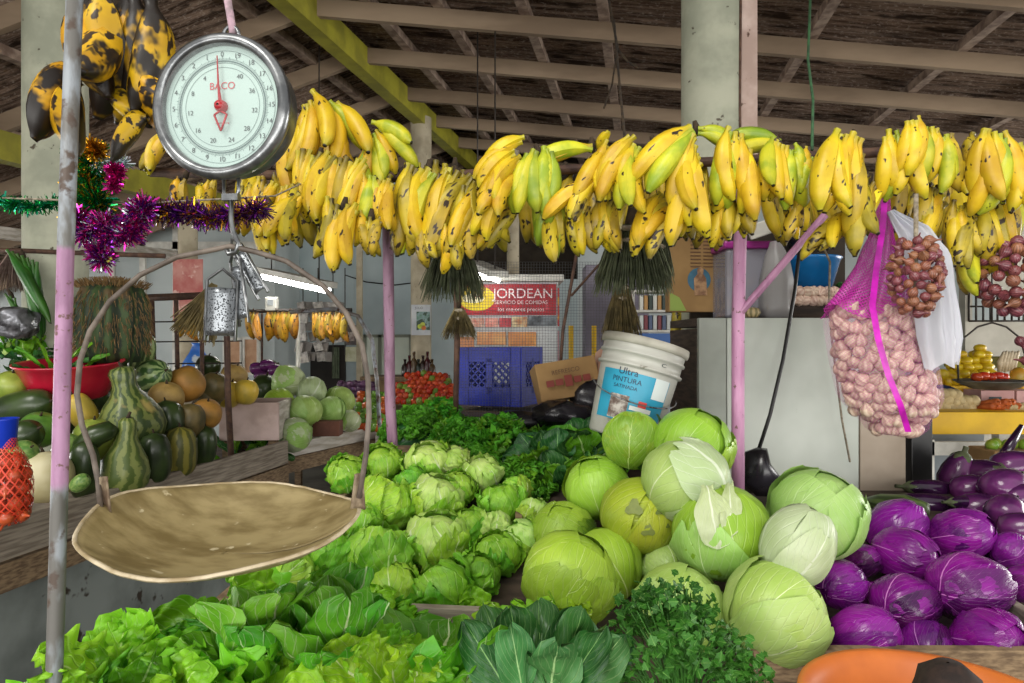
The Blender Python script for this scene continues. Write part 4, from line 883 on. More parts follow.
def text_mesh(parts, mats, name, parent):
    """Joins pieces of lettering (text, size, x, z, turn) lying in the XZ plane, facing -Y."""
    out = MB(); out.smooth = False
    for txt, size, x, z, turn, mi, y in parts:
        cu = bpy.data.curves.new('lettering', 'FONT'); cu.body = txt; cu.size = size; cu.align_x = 'CENTER'; cu.align_y = 'CENTER'
        ob = bpy.data.objects.new('lettering', cu); COL.objects.link(ob); bpy.context.view_layer.update()
        me = bpy.data.meshes.new_from_object(ob.evaluated_get(bpy.context.evaluated_depsgraph_get()))
        c, s_ = math.cos(turn), math.sin(turn); out.cur = mi
        out.add([(x+v.co.x*c-v.co.y*s_, y, z+v.co.x*s_+v.co.y*c) for v in me.vertices], [tuple(p.vertices) for p in me.polygons])
        bpy.data.objects.remove(ob); bpy.data.curves.remove(cu); bpy.data.meshes.remove(me)
    return out.build(name, mats, parent)
nums = [(str(i), .0105, -.0785*math.sin(2*PI*i/20), .0785*math.cos(2*PI*i/20), 0, 0, -.005) for i in range(0, 20)]
nums += [(str(i), .010, -.052*math.sin(2*PI*i/44), .052*math.cos(2*PI*i/44), 0, 0, -.005) for i in range(4, 44, 4)]
text_mesh(nums, [ink], 'numeral', dialo)
text_mesh([('BACO', .015, 0, .031, 0, 0, -.005), ('capacity 20 kg', .004, 0, -.024, 0, 0, -.005)], [inkr], 'lettering', dialo)
mb = MB(); mb.tube([(-.004, -.012, .074), (-.002, -.012, .03), (.001, -.012, .004), (.001, -.012, -.008)], [.0009, .0016, .003, .0035], 8)
for a, b in (((.001, -.008), (-.0085, -.014)), ((-.0085, -.014), (.002, -.038)), ((.002, -.038), (.0115, -.014)), ((.0115, -.014), (.001, -.008))): mb.tube([(a[0], -.012, a[1]), (b[0], -.012, b[1])], .0016, 6)
mb.build('pointer', redm, t)
MB().lathe([(.009, .004), (.009, .012), (.006, .017), (.002, .018)], 20).xf(toY).build('hub', redm, t)
gl = NT('scale glass', .05); gl.b.inputs['Alpha'].default_value = .06; gl = gl.done((1, 1, 1))
MB().lathe([(.0005, .0165), (.05, .016), (.092, .0145)], 40).xf(toY).build('glass_cover', gl, t)
mb = MB(); mb.tube([(.013*math.cos(q), .02, .115+.016*math.sin(q)) for q in [i*PI/8 for i in range(17)]], .0032, 8); mb.box((0, .02, .103), (.03, .02, .012)); mb.build('shackle', chrome, t)
mb = MB()
for sx in (-1, 1): mb.tube([(sx*.012, .02, -.1), (sx*.012, .02, -.12), (sx*.008, .02, -.132)], .003, 8)
mb.tube([(0, .02, -.128), (0, .02, -.165), (.004, .02, -.185), (.012, .02, -.2), (.008, .02, -.214), (-.004, .02, -.216), (-.011, .02, -.205)], .004, 8); mb.box((0, .02, -.13), (.026, .01, .01)); mb.build('hook', chrome, t)
rope = plain('twisted pink white rope', '#c9a7b4', '#8d7d80', 60, .9, .4)
def ropeth(pts, r, m, label, name='rope', cat='rope'): return tag(MB().tube(pts, r, 8).build(name, m), label, cat)
o = sc+Vector((0, .02, .12)); ropeth([o+Vector((.006, 0, -.0)), o+Vector((-.004, 0, .06)), o+Vector((.004, 0, .12)), (o.x, o.y, 3.6)], .006, rope, 'twisted pinkish rope tied to the top of the scale')
# pan
panm = plain('scratched old tin', '#9c8c62', '#75653f', 12, .5, .25, stretch=(1, 2, 1), spots=('#c2b694', 30, .66)); t0 = P(225, 523, 1.07)
t = thing('scale_pan', 'wide battered tin weighing pan on a thin bent handle', 'pan', t0, (RD(6), RD(3), 0))
mb = MB()
def panf(u, v):
    q = 2*PI*u; r = v*(.196+.003*math.sin(3*q+1)+.0015*math.sin(7*q)); z = -.05*(1-v**2.4)+.0025*math.sin(5*q)*v**3+.016*abs(math.cos(q))**3*v**4+.0015*nz(r*40*math.cos(q), r*40*math.sin(q), 2)
    return (r*math.cos(q), r*math.sin(q)*.98, z)
mb.grid(72, 18, panf); ob = mb.build('bowl', panm, t); s_ = ob.modifiers.new('s', 'SOLIDIFY'); s_.thickness = .003
mb = MB(); mb.tube([(panf(i/72, 1)[0]*1.0, panf(i/72, 1)[1], panf(i/72, 1)[2]+.001) for i in range(73)], .0032, 6, False); mb.build('rim', plain('worn tin edge', '#c5b79b', '#93815f', 20, .5), t)
bail = [P(*p, 1.07)-t0 for p in ((101, 512), (98, 480), (93, 455), (82, 425), (77, 395), (80, 361), (90, 331), (110, 301), (140, 275), (177, 257), (217, 249), (230, 246), (256, 252), (286, 261), (323, 286), (346, 313), (362, 345), (368, 378), (369, 415), (366, 455), (359, 498))]
RI = t.rotation_euler.to_matrix().inverted(); MB().tube([RI@p for p in bail], .0042, 8).build('handle', plain('dull bent rod', '#6d6258', '#4a4038', 30, .6, .2), t)
ear = plain('rusty bent tin ear', '#8f8068', '#5d4a38', 40, .7, .2)
for px, py in ((103, 500), (358, 497)):
    q = RI@(P(px, py, 1.07)-t0); m2 = MB(); m2.grid(4, 8, lambda u, v: (q.x+.02*(u-.5)*(1-.6*v), q.y+.006*math.sin(u*PI), q.z-.02+.055*v)); e = m2.build('ear', ear, t); mm = e.modifiers.new('s', 'SOLIDIFY'); mm.thickness = .003
# graters and the small fan hanging at the handle's top
gm = NT('punched grater steel', .3, .5, Metallic=.9); gm.bump(gm.step(.25, .4, gm.vor(330)), .9, .004); gm = gm.done(gm.mix(gm.step(.22, .34, gm.vor(330)), hexc('#3a3d40'), hexc('#7b7f83')))
def grater(px, py, Y, w, h, ang, yaw, label):
    t = thing('grater', label, 'grater', P(px, py, Y), (0, RD(ang), RD(yaw)), 'graters hanging under the scale')
    m2 = MB(); m2.grid(10, 8, lambda u, v: (w*(u-.5), -.25*w*math.sin(u*PI), -h*v)); o = m2.build('blade', gm, t); s_ = o.modifiers.new('s', 'SOLIDIFY'); s_.thickness = .0012
    for sx in (-1, 1): MB().tube([(sx*w/2, 0, .012), (sx*w/2, 0, -h-.008)], .0028, 8).build('side_rail', chrome, t)
    MB().tube([(-w/2, 0, .012), (0, 0, .03), (w/2, 0, .012)], .0025, 8).build('handle', chrome, t)
grater(222, 288, 1.1, .045, .075, 2, 10, 'half-round steel grater with fine holes, hanging lowest under the scale')
grater(236, 268, 1.12, .026, .085, -14, -35, 'narrow steel grater turned edge-on beside the half-round one')
grater(240, 254, 1.13, .022, .075, -34, -20, 'narrow steel grater slanting away under the lamp')
straw = plain('dry straw', '#8a7a4e', '#5d5232', 30, .85, .2); sgreen = plain('grey green dry straw', '#6f7658', '#474d38', 30, .85, .2)
def strawfan(name, label, cat, loc, L, w0, w1, n, m, seed, depth=.5, tilt=(0, 0, 0), group=None, bind=True):
    rng = random.Random(seed); t = thing(name, label, cat, loc, tilt, group); mb = MB()
    for i in range(n):
        a = rng.uniform(-1, 1); b = rng.uniform(-1, 1)*depth; l = L*rng.uniform(.75, 1.03)
        p0 = Vector((a*w0, b*w0, 0)); p1 = Vector((a*lerp(w0, w1, .5)*1.05, b*lerp(w0, w1, .5), -l*.5)); p2 = Vector((a*w1+rng.uniform(-.006, .006), b*w1+rng.uniform(-.006, .006), -l))
        mb.tube([p0, p1, p2], [.0022, .0018, .0009], 3, False)
    mb.build('bristles', m, t)
    if bind:
        for z in (-.012, -.05): MB().lathe([(w0*1.05, z-.008), (w0*1.2+.004, z), (w0*1.05, z+.008)], 14, lambda q, v: math.sqrt(math.cos(q)**2+(depth*math.sin(q))**2)+.1).build('binding', M['string'], t)
        MB().tube([(0, 0, -.02), (0, 0, .06), (0, .03, .22)], [w0*.6, .012, .008], 10).build('handle', M['stem'], t)
    return t
strawfan('straw_fan', 'small brown straw fan hanging behind the half-round grater', 'fan', P(214, 284, 1.2), .1, .004, .04, 160, straw, 3, .15, (0, RD(22), 0), bind=False)
GB = 'dried brushes hanging under the plantains'
for px, py, Y, L, w0, w1, n, m, lab in ((453, 236, 2.25, .21, .035, .10, 420, sgreen, 'loose grey straw brush hanging next to the calendar column'), (632, 226, 2.2, .215, .05, .12, 620, sgreen, 'broad grey-green straw brush hanging over the paint bucket'), (655, 232, 2.3, .18, .03, .06, 260, sgreen, 'smaller straw brush tucked behind the broad one'),
        (622, 285, 2.6, .22, .02, .075, 260, straw, 'brown straw brush standing behind the paint bucket'), (459, 308, 3.33, .15, .02, .085, 240, straw, 'short brown brush tied to the rusty mesh post')):
    strawfan('straw_brush', lab, 'brush', P(px, py, Y), L, w0, w1, n, m, int(px), .6, group=GB)
# twigs and cords under the roof
ropeth([P(607, -10, 3.4), P(618, 50, 3.3), P(628, 62, 3.3), P(638, 68, 3.25)], .006, M['stem'], 'dry twig tangle hanging from the roof above the plantains', 'twig', 'twig')
ropeth([P(618, 45, 3.3), P(612, 85, 3.2), P(604, 108, 3.1)], .004, M['stem'], 'thin dry twig curling down beside the twig tangle', 'twig', 'twig')
ropeth([P(614, 20, 3.0), P(620, 90, 2.8), P(626, 150, 2.4), P(628, 170, 2.3)], .005, M['stem'], 'dark cord dropping from the twig tangle to the rail', 'cord', 'cord')
gc = plain('green nylon cord', '#2f5a34', '#1e3a22', 40, .7); ropeth([P(811, -20, 2.6), P(808, 60, 2.5), P(813, 100, 2.4), P(812, 150, 2.25)], .005, gc, 'green cord tying the rail up to the roof', 'cord', 'cord')
# ================================================================ TINSEL
ropeth([P(-60, 196, 1.95), P(60, 200, 1.85), P(150, 203, 1.78), P(275, 196, 1.85), P(330, 170, 2.3)], .0025, M['string'], 'thin cord the tinsel hangs on, passing behind the scale hook', 'cord', 'cord')
def metm(name, h): return plain(name, h, None, rough=.18, metal=.9)
TM = {'p': metm('purple tinsel', '#7a2a9a'), 'm': metm('magenta tinsel', '#c02a8a'), 'g': metm('gold tinsel', '#c9992a'), 'G': metm('green tinsel', '#1f9a4a'), 't': metm('teal tinsel', '#2a9a7a'), 's': metm('silver tinsel', '#c5cfd2'), 'k': plain('dark tinsel', '#2a1632', None, rough=.3)}
def tinsel(label, pts, rad, n, keys, seed):
    rng = random.Random(seed); mb = MB(); mb.smooth = False; pts = [Vector(p) for p in pts]
    for i in range(n):
        k = rng.random()*(len(pts)-1); a = int(k); c = lerp(pts[a], pts[a+1], k-a)
        d = Vector((rng.gauss(0, 1), rng.gauss(0, 1), rng.gauss(0, 1))).normalized(); s = d.cross(Vector((rng.gauss(0, 1), rng.gauss(0, 1), rng.gauss(0, 1)))).normalized()*rng.uniform(.001, .002)
        mb.cur = rng.choices(range(len(keys)), [1]*len(keys))[0]; l = rad*rng.uniform(.4, 1); q = c+d*l*.15
        mb.add([q-s, q+s, c+d*l+s, c+d*l-s], [(0, 1, 2, 3)])
    return tag(mb.build('tinsel_garland', [TM[k] for k in keys]), label, 'garland', 'tinsel garlands')
tinsel('green tinsel garland running off beside the leaning post', [P(-20, 195, 1.9), P(10, 204, 1.9), P(35, 207, 1.9), P(56, 203, 1.9)], .032, 900, 'tGtG', 1)
tinsel('green and gold tinsel tuft hanging beside the leaning post', [P(82, 150, 1.75), P(95, 165, 1.75), P(84, 190, 1.75), P(100, 205, 1.75), P(80, 215, 1.75)], .060, 2900, 'GgGgGt', 2)
tinsel('gold tinsel tuft on top of the coloured cluster', [P(90, 148, 1.72), P(100, 152, 1.72)], .034, 600, 'gg', 3)
tinsel('bright magenta tinsel bow in the coloured cluster', [P(112, 168, 1.7), P(118, 172, 1.7), P(112, 188, 1.7)], .026, 800, 'm', 4)
tinsel('silver tinsel strand beside the magenta bow', [P(98, 166, 1.74), P(112, 160, 1.74), P(124, 164, 1.74)], .028, 500, 's', 5)
tinsel('purple and magenta tinsel garland drooping in loops', [P(78, 215, 1.7), P(84, 235, 1.7), P(105, 222, 1.7), P(110, 232, 1.7), P(130, 235, 1.7), P(140, 215, 1.7), P(145, 205, 1.7), P(98, 250, 1.7), P(103, 262, 1.7)], .042, 4200, 'pmpmsm', 6)
tinsel('purple and gold tinsel garland passing behind the scale hook', [P(140, 212, 1.8), P(165, 212, 1.8), P(190, 214, 1.8), P(215, 218, 1.8), P(245, 214, 1.8), P(262, 208, 1.8)], .046, 2400, 'pkgp', 7)
ropeth([P(99, 250, 1.7), P(102, 270, 1.7), P(107, 262, 1.7), P(112, 258, 1.7)], .003, plain('yellow ribbon', '#c9c24a', None), 'yellow ribbon end hanging below the purple tinsel', 'ribbon', 'ribbon')
# ================================================================ GARLIC BAG, ONION STRINGS, PLASTIC BAG
gmat = stripe_mat('pinkish garlic skin', '#b49686', '#c9b2a0', 7, .5, .9, .5, nsc=40)
def garlic_mesh():
    prof = [(.002, -.019), (.012, -.019), (.019, -.012), (.021, -.002), (.018, .008), (.010, .016), (.006, .020), (.004, .026), (.001, .027)]
    return MB().lathe(prof, 20, lambda q, v: 1+.09*math.cos(7*q)*(1-v)).mesh('garlic_bulb', gmat)
gme = garlic_mesh(); Yg = 2.05
def bagR(h):   # half width of the bag in the pixel frame at height fraction h (0 bottom, 1 shoulder)
    return (27+18*sm(0, .3, h)+3*math.sin(h*PI)-7*sm(.85, 1.05, h))
def bagC(h): return lerp(897, 871, h), lerp(430, 308, h)
rng = random.Random(12); first = None
for j in range(12):
    h = (j+.4)/12; cx, cy = bagC(h); R = (bagR(h)-7+rng.uniform(-2, 1))/F*Yg; n = 13
    for i in range(n):
        q = RD(-25+230*(i+.5*(j % 2))/n)+rng.uniform(-.06, .06)
        p = P(cx, cy, Yg)+Vector((R*math.cos(q), -R*.72*math.sin(q)+.0, rng.uniform(-.014, .014)))
        o = put('garlic_bulb', gme, p, (rng.uniform(-.9, .9), rng.uniform(-.9, .9), rng.uniform(0, 6)), rng.uniform(.82, 1.06)); tag(o, 'pinkish garlic bulb inside the magenta mesh bag', 'garlic', 'garlic bulbs in the mesh bag')
for k in range(16):
    p = P(872+rng.uniform(-34, 34), 306+rng.uniform(-4, 8), Yg)+Vector((0, rng.uniform(-.08, .04), 0)); o = put('garlic_bulb', gme, p, (rng.uniform(-.9, .9), rng.uniform(-.9, .9), 0), rng.uniform(.85, 1.05)); tag(o, 'pinkish garlic bulb inside the magenta mesh bag', 'garlic', 'garlic bulbs in the mesh bag')
def netmat(name, col, nu, nv, th, base):
    t = NT(name, .4); u, v = t.uv()
    a = t.math('ABSOLUTE', t.math('MULTIPLY_ADD', t.math('FRACT', t.math('ADD', t.math('MULTIPLY', u, nu), t.math('MULTIPLY', v, nv))), 2, -1))
    b = t.math('ABSOLUTE', t.math('MULTIPLY_ADD', t.math('FRACT', t.math('SUBTRACT', t.math('MULTIPLY', u, nu), t.math('MULTIPLY', v, nv))), 2, -1))
    m = t.step(th, th+.1, t.math('MAXIMUM', a, b)); t.L(t.math('MULTIPLY_ADD', m, 1-base, base, clamp=True), t.b.inputs['Alpha']); return t.done(hexc(col))
net = netmat('magenta net', '#c0349e', 60, 45, .89, .025); netd = netmat('gathered magenta net', '#b32a98', 64, 36, .62, .12)
t = thing('mesh_bag', 'magenta mesh bag full of garlic hanging on the rail', 'bag', P(885, 200, Yg)); o = P(885, 200, Yg)
mb = MB()
def netf(u, v):
    h = lerp(-.03, 1.08, v); cx, cy = bagC(h); R = (bagR(max(h, 0))*(1 if h > 0 else .75)+3)/F*Yg; q = 2*PI*u; c = P(cx, cy, Yg)-o
    return (c.x+R*math.cos(q), c.y-R*.74*math.sin(q), c.z)
mb.grid(48, 24, netf); mb.build('net', net, t)
mb = MB()
def neckf(u, v):
    cx, cy = lerp(870, 885, v**.7), lerp(312+7*math.sin(u*25), 196, v); R = (41*(1-v)**1.7+5)/F*Yg*(1+.2*math.sin(u*2*PI*11+v*9)*(.3+v*.6)+.35*nz(u*9, v*6, 1)*v); q = 2*PI*u; c = P(cx, cy, Yg)-o
    return (c.x+R*math.cos(q), c.y-R*.7*math.sin(q), c.z)
mb.grid(72, 20, neckf); mb.build('neck', netd, t)
mb = MB(); tp = plain('magenta tape', '#c81fb4', '#a0168e', 20, .35)
pts = [P(885, 190, Yg-.03), P(882, 230, Yg-.05), P(876, 270, Yg-.10), P(872, 305, Yg-.135), P(878, 340, Yg-.165), P(888, 375, Yg-.172), P(900, 405, Yg-.165), P(908, 432, Yg-.12)]
mb.grid(1, 28, lambda u, v: (lambda k: lerp(pts[int(k)], pts[min(int(k)+1, 7)], k-int(k))-o+Vector(((u-.5)*.018, -.002, 0)))(v*6.999)); mb.build('tape', tp, t)
onm = stripe_mat('red onion skin', '#5a2a30', '#7d454a', 14, .3, .9, .5, nsc=40); onl = stripe_mat('dry brown onion skin', '#6f4430', '#935f48', 14, .4, .9, .5, nsc=40)
def onion_mesh(m): return MB().lathe([(.002, -.021), (.006, -.021), (.017, -.013), (.0215, 0), (.018, .011), (.009, .019), (.004, .028), (.003, .042), (.001, .044)], 14).mesh('onion', m)
om1, om2 = onion_mesh(onm), onion_mesh(onl)
def onion_string(cx0, cy0, cx1, cy1, Y, half, n, mes, label, group, seed, r=1.0):
    rng = random.Random(seed); pts = []; tries = 0
    while len(pts) < n and tries < 20000:
        tries += 1; h = rng.random(); q = math.acos(rng.uniform(-1, 1)) if rng.random() < .8 else rng.uniform(-.5, PI+.5); w = half*math.sin(PI*(.12+.80*h))**.7
        p = P(lerp(cx0, cx1, h), lerp(cy0, cy1, h), Y)+Vector((w*math.cos(q), -w*.9*math.sin(q), 0))/F*Y
        if all((p-x).length > .031*r for x in pts): pts.append(p)
    for p in pts: tag(put('onion', rng.choice(mes), p, pile_rot(rng), rng.uniform(.8, 1.05)*r), label, 'onion', group)
    tag(MB().tube([P(cx0, cy0-46, Y), P(cx0, cy0, Y), P((cx0+cx1)/2, (cy0+cy1)/2, Y), P(cx1, cy1, Y)], .006, 8).build('onion_string', M['string']), 'string holding the '+group, 'string')
onion_string(916, 240, 915, 314, 1.87, 23, 150, [om1, om2, om2], 'small shallot tied on the string between garlic bag and plastic bag', 'shallots strung beside the garlic bag', 2, .66)
onion_string(1012, 243, 1016, 312, 2.0, 33, 120, [om1, om1, om2], 'red onion in the hanging string at the picture edge', 'red onions strung at the picture edge', 5, .84)
onion_string(1040, 330, 1046, 395, 2.6, 22, 26, [om1, om2], 'dark red onion in the lower string at the picture edge', 'red onions in the lower string', 9, 1.0)
pb = NT('thin white plastic', .35, .5); pb.b.inputs['Alpha'].default_value = .72; tn = pb.N('ShaderNodeBsdfTranslucent'); tn.inputs[0].default_value = (.85, .87, .92, 1); mx = pb.N('ShaderNodeMixShader'); mx.inputs[0].default_value = .35; pb.L(pb.b.outputs[0], mx.inputs[1]); pb.L(tn.outputs[0], mx.inputs[2]); pb.L(mx.outputs[0], pb.t.nodes['Material Output'].inputs[0]); pb = pb.done(hexc('#d3d5dd'))
t = thing('plastic_bag', 'thin white plastic bag hanging beside the onion string', 'bag', P(890, 210, 1.94)); o = P(890, 210, 1.94)
Lp = [(888, 212), (899, 235), (910, 268), (914, 300), (917, 335), (924, 368)]; Rp = [(892, 210), (930, 226), (948, 250), (957, 290), (963, 335), (958, 362)]
def pl(a, k): i = min(int(k*5), 4); f = k*5-i; return lerp(Vector((*a[i], 0)), Vector((*a[i+1], 0)), f)
for side, nm in ((-1, 'front_sheet'), (1, 'back_sheet')):
    mb = MB(); mb.grid(22, 26, lambda u, v: P(lerp(pl(Lp, v).x, pl(Rp, v).x, u), lerp(pl(Lp, v).y, pl(Rp, v).y, u)+3*math.sin(u*14)*v, 1.94)-o+Vector((0, side*.045*math.sin(PI*u)*sm(0, .5, v)+.012*math.sin(u*26+v*3)*(1-.5*v)+.01*nz(u*5, v*6, side), 0))); mb.build(nm, pb, t)
# ================================================================ CABINET WITH TUBS BEHIND THE CABBAGES
Yp = 2.62; a, b = P(697, 318, Yp), P(905, 318, Yp)
pm1 = plain('chalky white board', '#c5cac2', '#b3b9b0', 2.2, .7, .05, spots=('#77786c', 14, .7)); pm2 = plain('brownish plywood', '#a89a8a', '#8f8171', 3, .8, .1)
t = thing('display_cabinet', 'chalky white board cabinet behind the cabbages, under the plastic tubs', 'cabinet', ((a.x+b.x)/2, Yp, 0))
w = b.x-a.x
sx = (726-697)/208*w
MB().box((-w/2+sx/2, 0, a.z/2), (sx-.006, .03, a.z)).build('side_panel', plain('grey side board', '#a5aaa2', '#8f948b', 3, .7, .05), t, bevel=.003)
MB().box((sx/2-.09, 0, a.z/2), (w-sx-.18, .03, a.z)).build('front_panel', pm1, t, bevel=.003)
MB().box((w/2-.09, .0, a.z/2), (.17, .03, a.z)).build('end_panel', pm2, t, bevel=.003)
MB().box((0, .23, a.z-.015), (w, .43, .03)).build('top_board', M['wooddark'], t)
MB().box((.04, .46, a.z+.2), (w-.1, .02, .42)).build('tub_backdrop', M['walldark'], t)  # added dark sheet standing in for the dark clutter behind the tubs
MB().box((-w/2+.01, .23, a.z/2-.02), (.02, .43, a.z-.04)).build('end_board', M['wooddark'], t)
MB().box((w/2-.01, .23, a.z/2-.02), (.02, .43, a.z-.04)).build('end_board', M['wooddark'], t)
bs = P(915, 470, 2.85); t = thing('black_stand', 'narrow black box stand between the cabinet and the white table frame', 'stand', (bs.x, bs.y, 0))
MB().box((0, 0, .62), (.085, .1, 1.24)).build('column_box', M['black'], t, bevel=.004); MB().box((0, 0, .02), (.2, .24, .04)).build('foot', M['black'], t, bevel=.004)
cz = a.z
tubm = NT('cloudy clear plastic', .25); tubm.b.inputs['Alpha'].default_value = .55; tubm = tubm.done(hexc('#9a9aa6'))
c = P(744, 318, 2.85); t = thing('storage_tub', 'cloudy plastic tub with a purple lid standing on the cabinet', 'tub', (c.x, c.y, cz))
MB().box((0, 0, .14), (.205, .2, .28)).build('body', tubm, t, bevel=.015); MB().box((0, 0, .292), (.225, .22, .03)).build('lid', plain('purple plastic', '#9a2a86', None, rough=.35), t, bevel=.008); MB().box((0, -.006, .09), (.19, .17, .16)).build('contents', plain('dim jumble', '#4d4a5a', '#8a7a6a', 22, .8), t)
c = P(774, 318, 2.74); gb = NT('grey film bag', .4); gb.b.inputs['Alpha'].default_value = .75; gb = gb.done(hexc('#8d8b8a'))
mb = MB().lathe([(.002, 0), (.06, .0), (.062, .05), (.062, .15), (.045, .24), (.026, .28), (.022, .30)], 24, lambda q, v: 1+.08*math.sin(5*q+v*5)).jitter(.006, 12); tag(mb.build('plastic_bag', gb, loc=(c.x, c.y-.02, cz)), 'cloudy grey film bag standing beside the purple-lidded tub', 'bag')
c = P(808, 318, 2.95); t = thing('blue_basin', 'shiny blue plastic bowl sitting on the shelf behind the pink brace', 'bowl', (c.x, c.y, cz+.11))
MB().lathe([(.002, 0), (.07, 0), (.09, .01), (.125, .14), (.135, .15), (.13, .155), (.118, .145), (.085, .02), (.002, .012)], 32).build('bowl', plain('blue plastic', '#1c6fae', '#12568c', 4, .2), t)
tag(MB().box((c.x+.01, c.y-.02, cz+.055), (.26, .22, .11)).build('cardboard_tray', M['wooddark'], bevel=.004), 'dark shallow box under the blue bowl', 'box')
rng = random.Random(2)
for i in range(14):
    p = P(792+i % 7*7, 300-8*(i//7), 2.76); tag(put('garlic_bulb', gme, p, pile_rot(rng), 1.1), 'garlic bulb lying in front of the blue bowl', 'garlic', 'garlic bulbs on the cabinet')
c = P(752, 311, 2.66); tag(MB().lathe([(.003, -.022), (.02, -.018), (.031, -.002), (.026, .014), (.01, .02), (.003, .017)], 30, lambda q, v: 1+.1*abs(math.cos(5*q))).build('mini_pumpkin', stripe_mat('cream ribbed skin', '#b7a67a', '#7d7550', 10, .5, .2), loc=(c.x, c.y, cz+.022)), 'small ribbed cream pumpkin at the foot of the pink brace', 'pumpkin')
c = P(764, 228, 2.7); tag(MB().box((c.x, c.y, c.z), (.12, .02, .055), Matrix.Rotation(RD(-18), 3, 'Y')).jitter(.005, 20).build('white_packet', M['white'], bevel=.004), 'crumpled white packet wedged above the purple-lidded tub', 'packet')
c = P(808, 238, 2.95); tag(MB().lathe([(.002, -.05), (.07, -.045), (.10, 0), (.09, .05), (.05, .075), (.002, .08)], 20).jitter(.03, 12).build('black_bag', plain('black film', '#151417', '#2a282c', 8, .3, .3), loc=c), 'crumpled black bag above the blue bowl', 'bag')
rosem = rosette('leafy_bunch', 71, 9, .13, .03, [LM[4]], .1, 1.2, .6, .008, 2, 'spoon', 'small dark green leafy bunch beside the garlic bag neck', 'greens'); c = P(850, 296, 2.8); rosem.location = (c.x, c.y, cz+.04)
ropeth([P(802, 225, 2.56), P(795, 290, 2.54), P(783, 360, 2.5), P(770, 415, 2.48), P(757, 455, 2.45)], .007, M['black'], 'black cable hanging down the white cabinet front', 'cable', 'cable')
ropeth([P(818, 235, 2.55), P(830, 262, 2.55), P(829, 300, 2.55), P(832, 340, 2.55), P(842, 420, 2.55), P(850, 462, 2.55)], .004, M['string'], 'thin pale cord hanging in front of the cabinet beside the garlic bag', 'cord', 'cord')
c = P(757, 478, 2.4); tag(MB().lathe([(.002, -.06), (.05, -.05), (.065, 0), (.05, .05), (.03, .09), (.002, .1)], 16).jitter(.03, 14, 3).build('black_bag', plain('shiny black film', '#121114', '#26242a', 8, .25, .3), loc=c), 'crumpled black bag behind the pale pink post foot', 'bag')
# printed carton hanging beside the cabinet
c = P(698, 272, 2.95); t = thing('cardboard_carton', 'flat brown carton with printed lines and a round blue picture', 'carton', c, (0, 0, RD(6)))
MB().box((0, 0, 0), (.27, .05, .34)).build('carton', M['cardboard'], t, bevel=.003); mb = MB()
for r in range(9):
    for k in range(3): mb.box((-.02+k*.055, -.0262, .14-r*.015), (.045, .001, .005))
mb.build('printed_line', plain('brown print', '#5d4026', None), t)
MB().lathe([(.001, .0262), (.05, .0262)], 28).xf(toY).xf(Matrix.Translation((-.005, 0, -.035))).build('round_print', plain('dull blue print', '#37667c', '#2a5064', 20), t)
mb = MB(); mb.prism([(-.025, -.1), (.03, -.1), (.025, -.03), (.012, -.01), (.014, .008), (0, .02), (-.014, .008), (-.012, -.01), (-.028, -.03)], -.0275, -.0268); mb.build('figure_print', plain('tan and brown print', '#6b4a34', '#a5825e', 30), t)
mb = MB().prism([(-.13, -.165), (-.06, -.165), (-.09, -.11), (-.13, -.09)], -.0272, -.0262); mb.build('corner_print', plain('green print', '#7a8f3a', None), t)
# ---------------------------------------------------------------- paint bucket
bw = plain('white pail plastic', '#aeaea6', '#99998f', 4, .4, .05, spots=('#6f6a5e', 16, .68)); c = P(622, 432, 2.38)
t = thing('paint_bucket', 'tilted white plastic paint bucket with a blue printed label', 'bucket', (c.x, c.y, c.z-.02), (RD(-4), RD(15), 0)); t.scale = (.94, .94, .92)
MB().lathe([(.002, 0), (.118, 0), (.124, .008), (.142, .25), (.143, .255), (.152, .256), (.154, .265), (.145, .27), (.146, .30), (.154, .302), (.154, .31), (.148, .315), (.150, .345)], 48).build('pail', bw, t)
MB().lathe([(.149, .335), (.158, .337), (.160, .35), (.158, .366), (.150, .368), (.146, .358), (.002, .356)], 48).build('lid', plain('dusty pail lid', '#b5b2a6', '#8d897c', 5, .7, .1), t)
def cyl(u0, u1, z0, z1, off, nm, m, nu=20):
    mb = MB(); mb.grid(nu, 4, lambda u, v: (lambda q, z: ((.1245+(z-.01)*.073+off)*math.sin(q), -(.1245+(z-.01)*.073+off)*math.cos(q), z))(lerp(u0, u1, u), lerp(z0, z1, v))); return mb.build(nm, m, t if nm == 'label' else lab_)
lab_ = cyl(-1.15, .75, .06, .235, .0012, 'label', plain('blue paint label', '#1f8fae', '#1a7f9c', 6, .4))
cyl(.28, .72, .16, .235, .0022, 'label_box', plain('pale label box', '#c3ccca', None)); cyl(-.75, -.25, .065, .15, .0022, 'label_picture', plain('printed house picture', '#5d4a40', '#b7b0a8', 40, .5)); cyl(-.2, .38, .105, .12, .0024, 'label_stripe', plain('white label stripe', '#dcdcd8', None)); cyl(.0, .22, .118, .142, .0023, 'label_emblem', plain('red label emblem', '#b83a34', None))
mb = MB(); mb.smooth = False
o_ = text_mesh([('Ultra', .034, 0, .028, 0, 0, 0), ('PINTURA', .026, 0, -.002, 0, 0, 0), ('SATINADA', .018, 0, -.026, 0, 0, 0)], [plain('navy label print', '#0e2a44', None)], 'label_lettering', lab_)
for v in o_.data.vertices:
    q = -.42+v.co.x/.14; z = .205+v.co.z; r = .1245+(z-.01)*.073+.0026; v.co = (r*math.sin(q), -r*math.cos(q), z)
pts = [(.155*math.sin(q), -.155*math.cos(q), .26-.13*math.cos(q*.62)) for q in [lerp(-1.5, 1.5, i/20) for i in range(21)]]; MB().tube(pts, .0025, 6).build('handle', M['galv'], t)
o_ = text_mesh([('C', .03, 0, 0, 0, 0, 0)], [ink], 'marking', t)
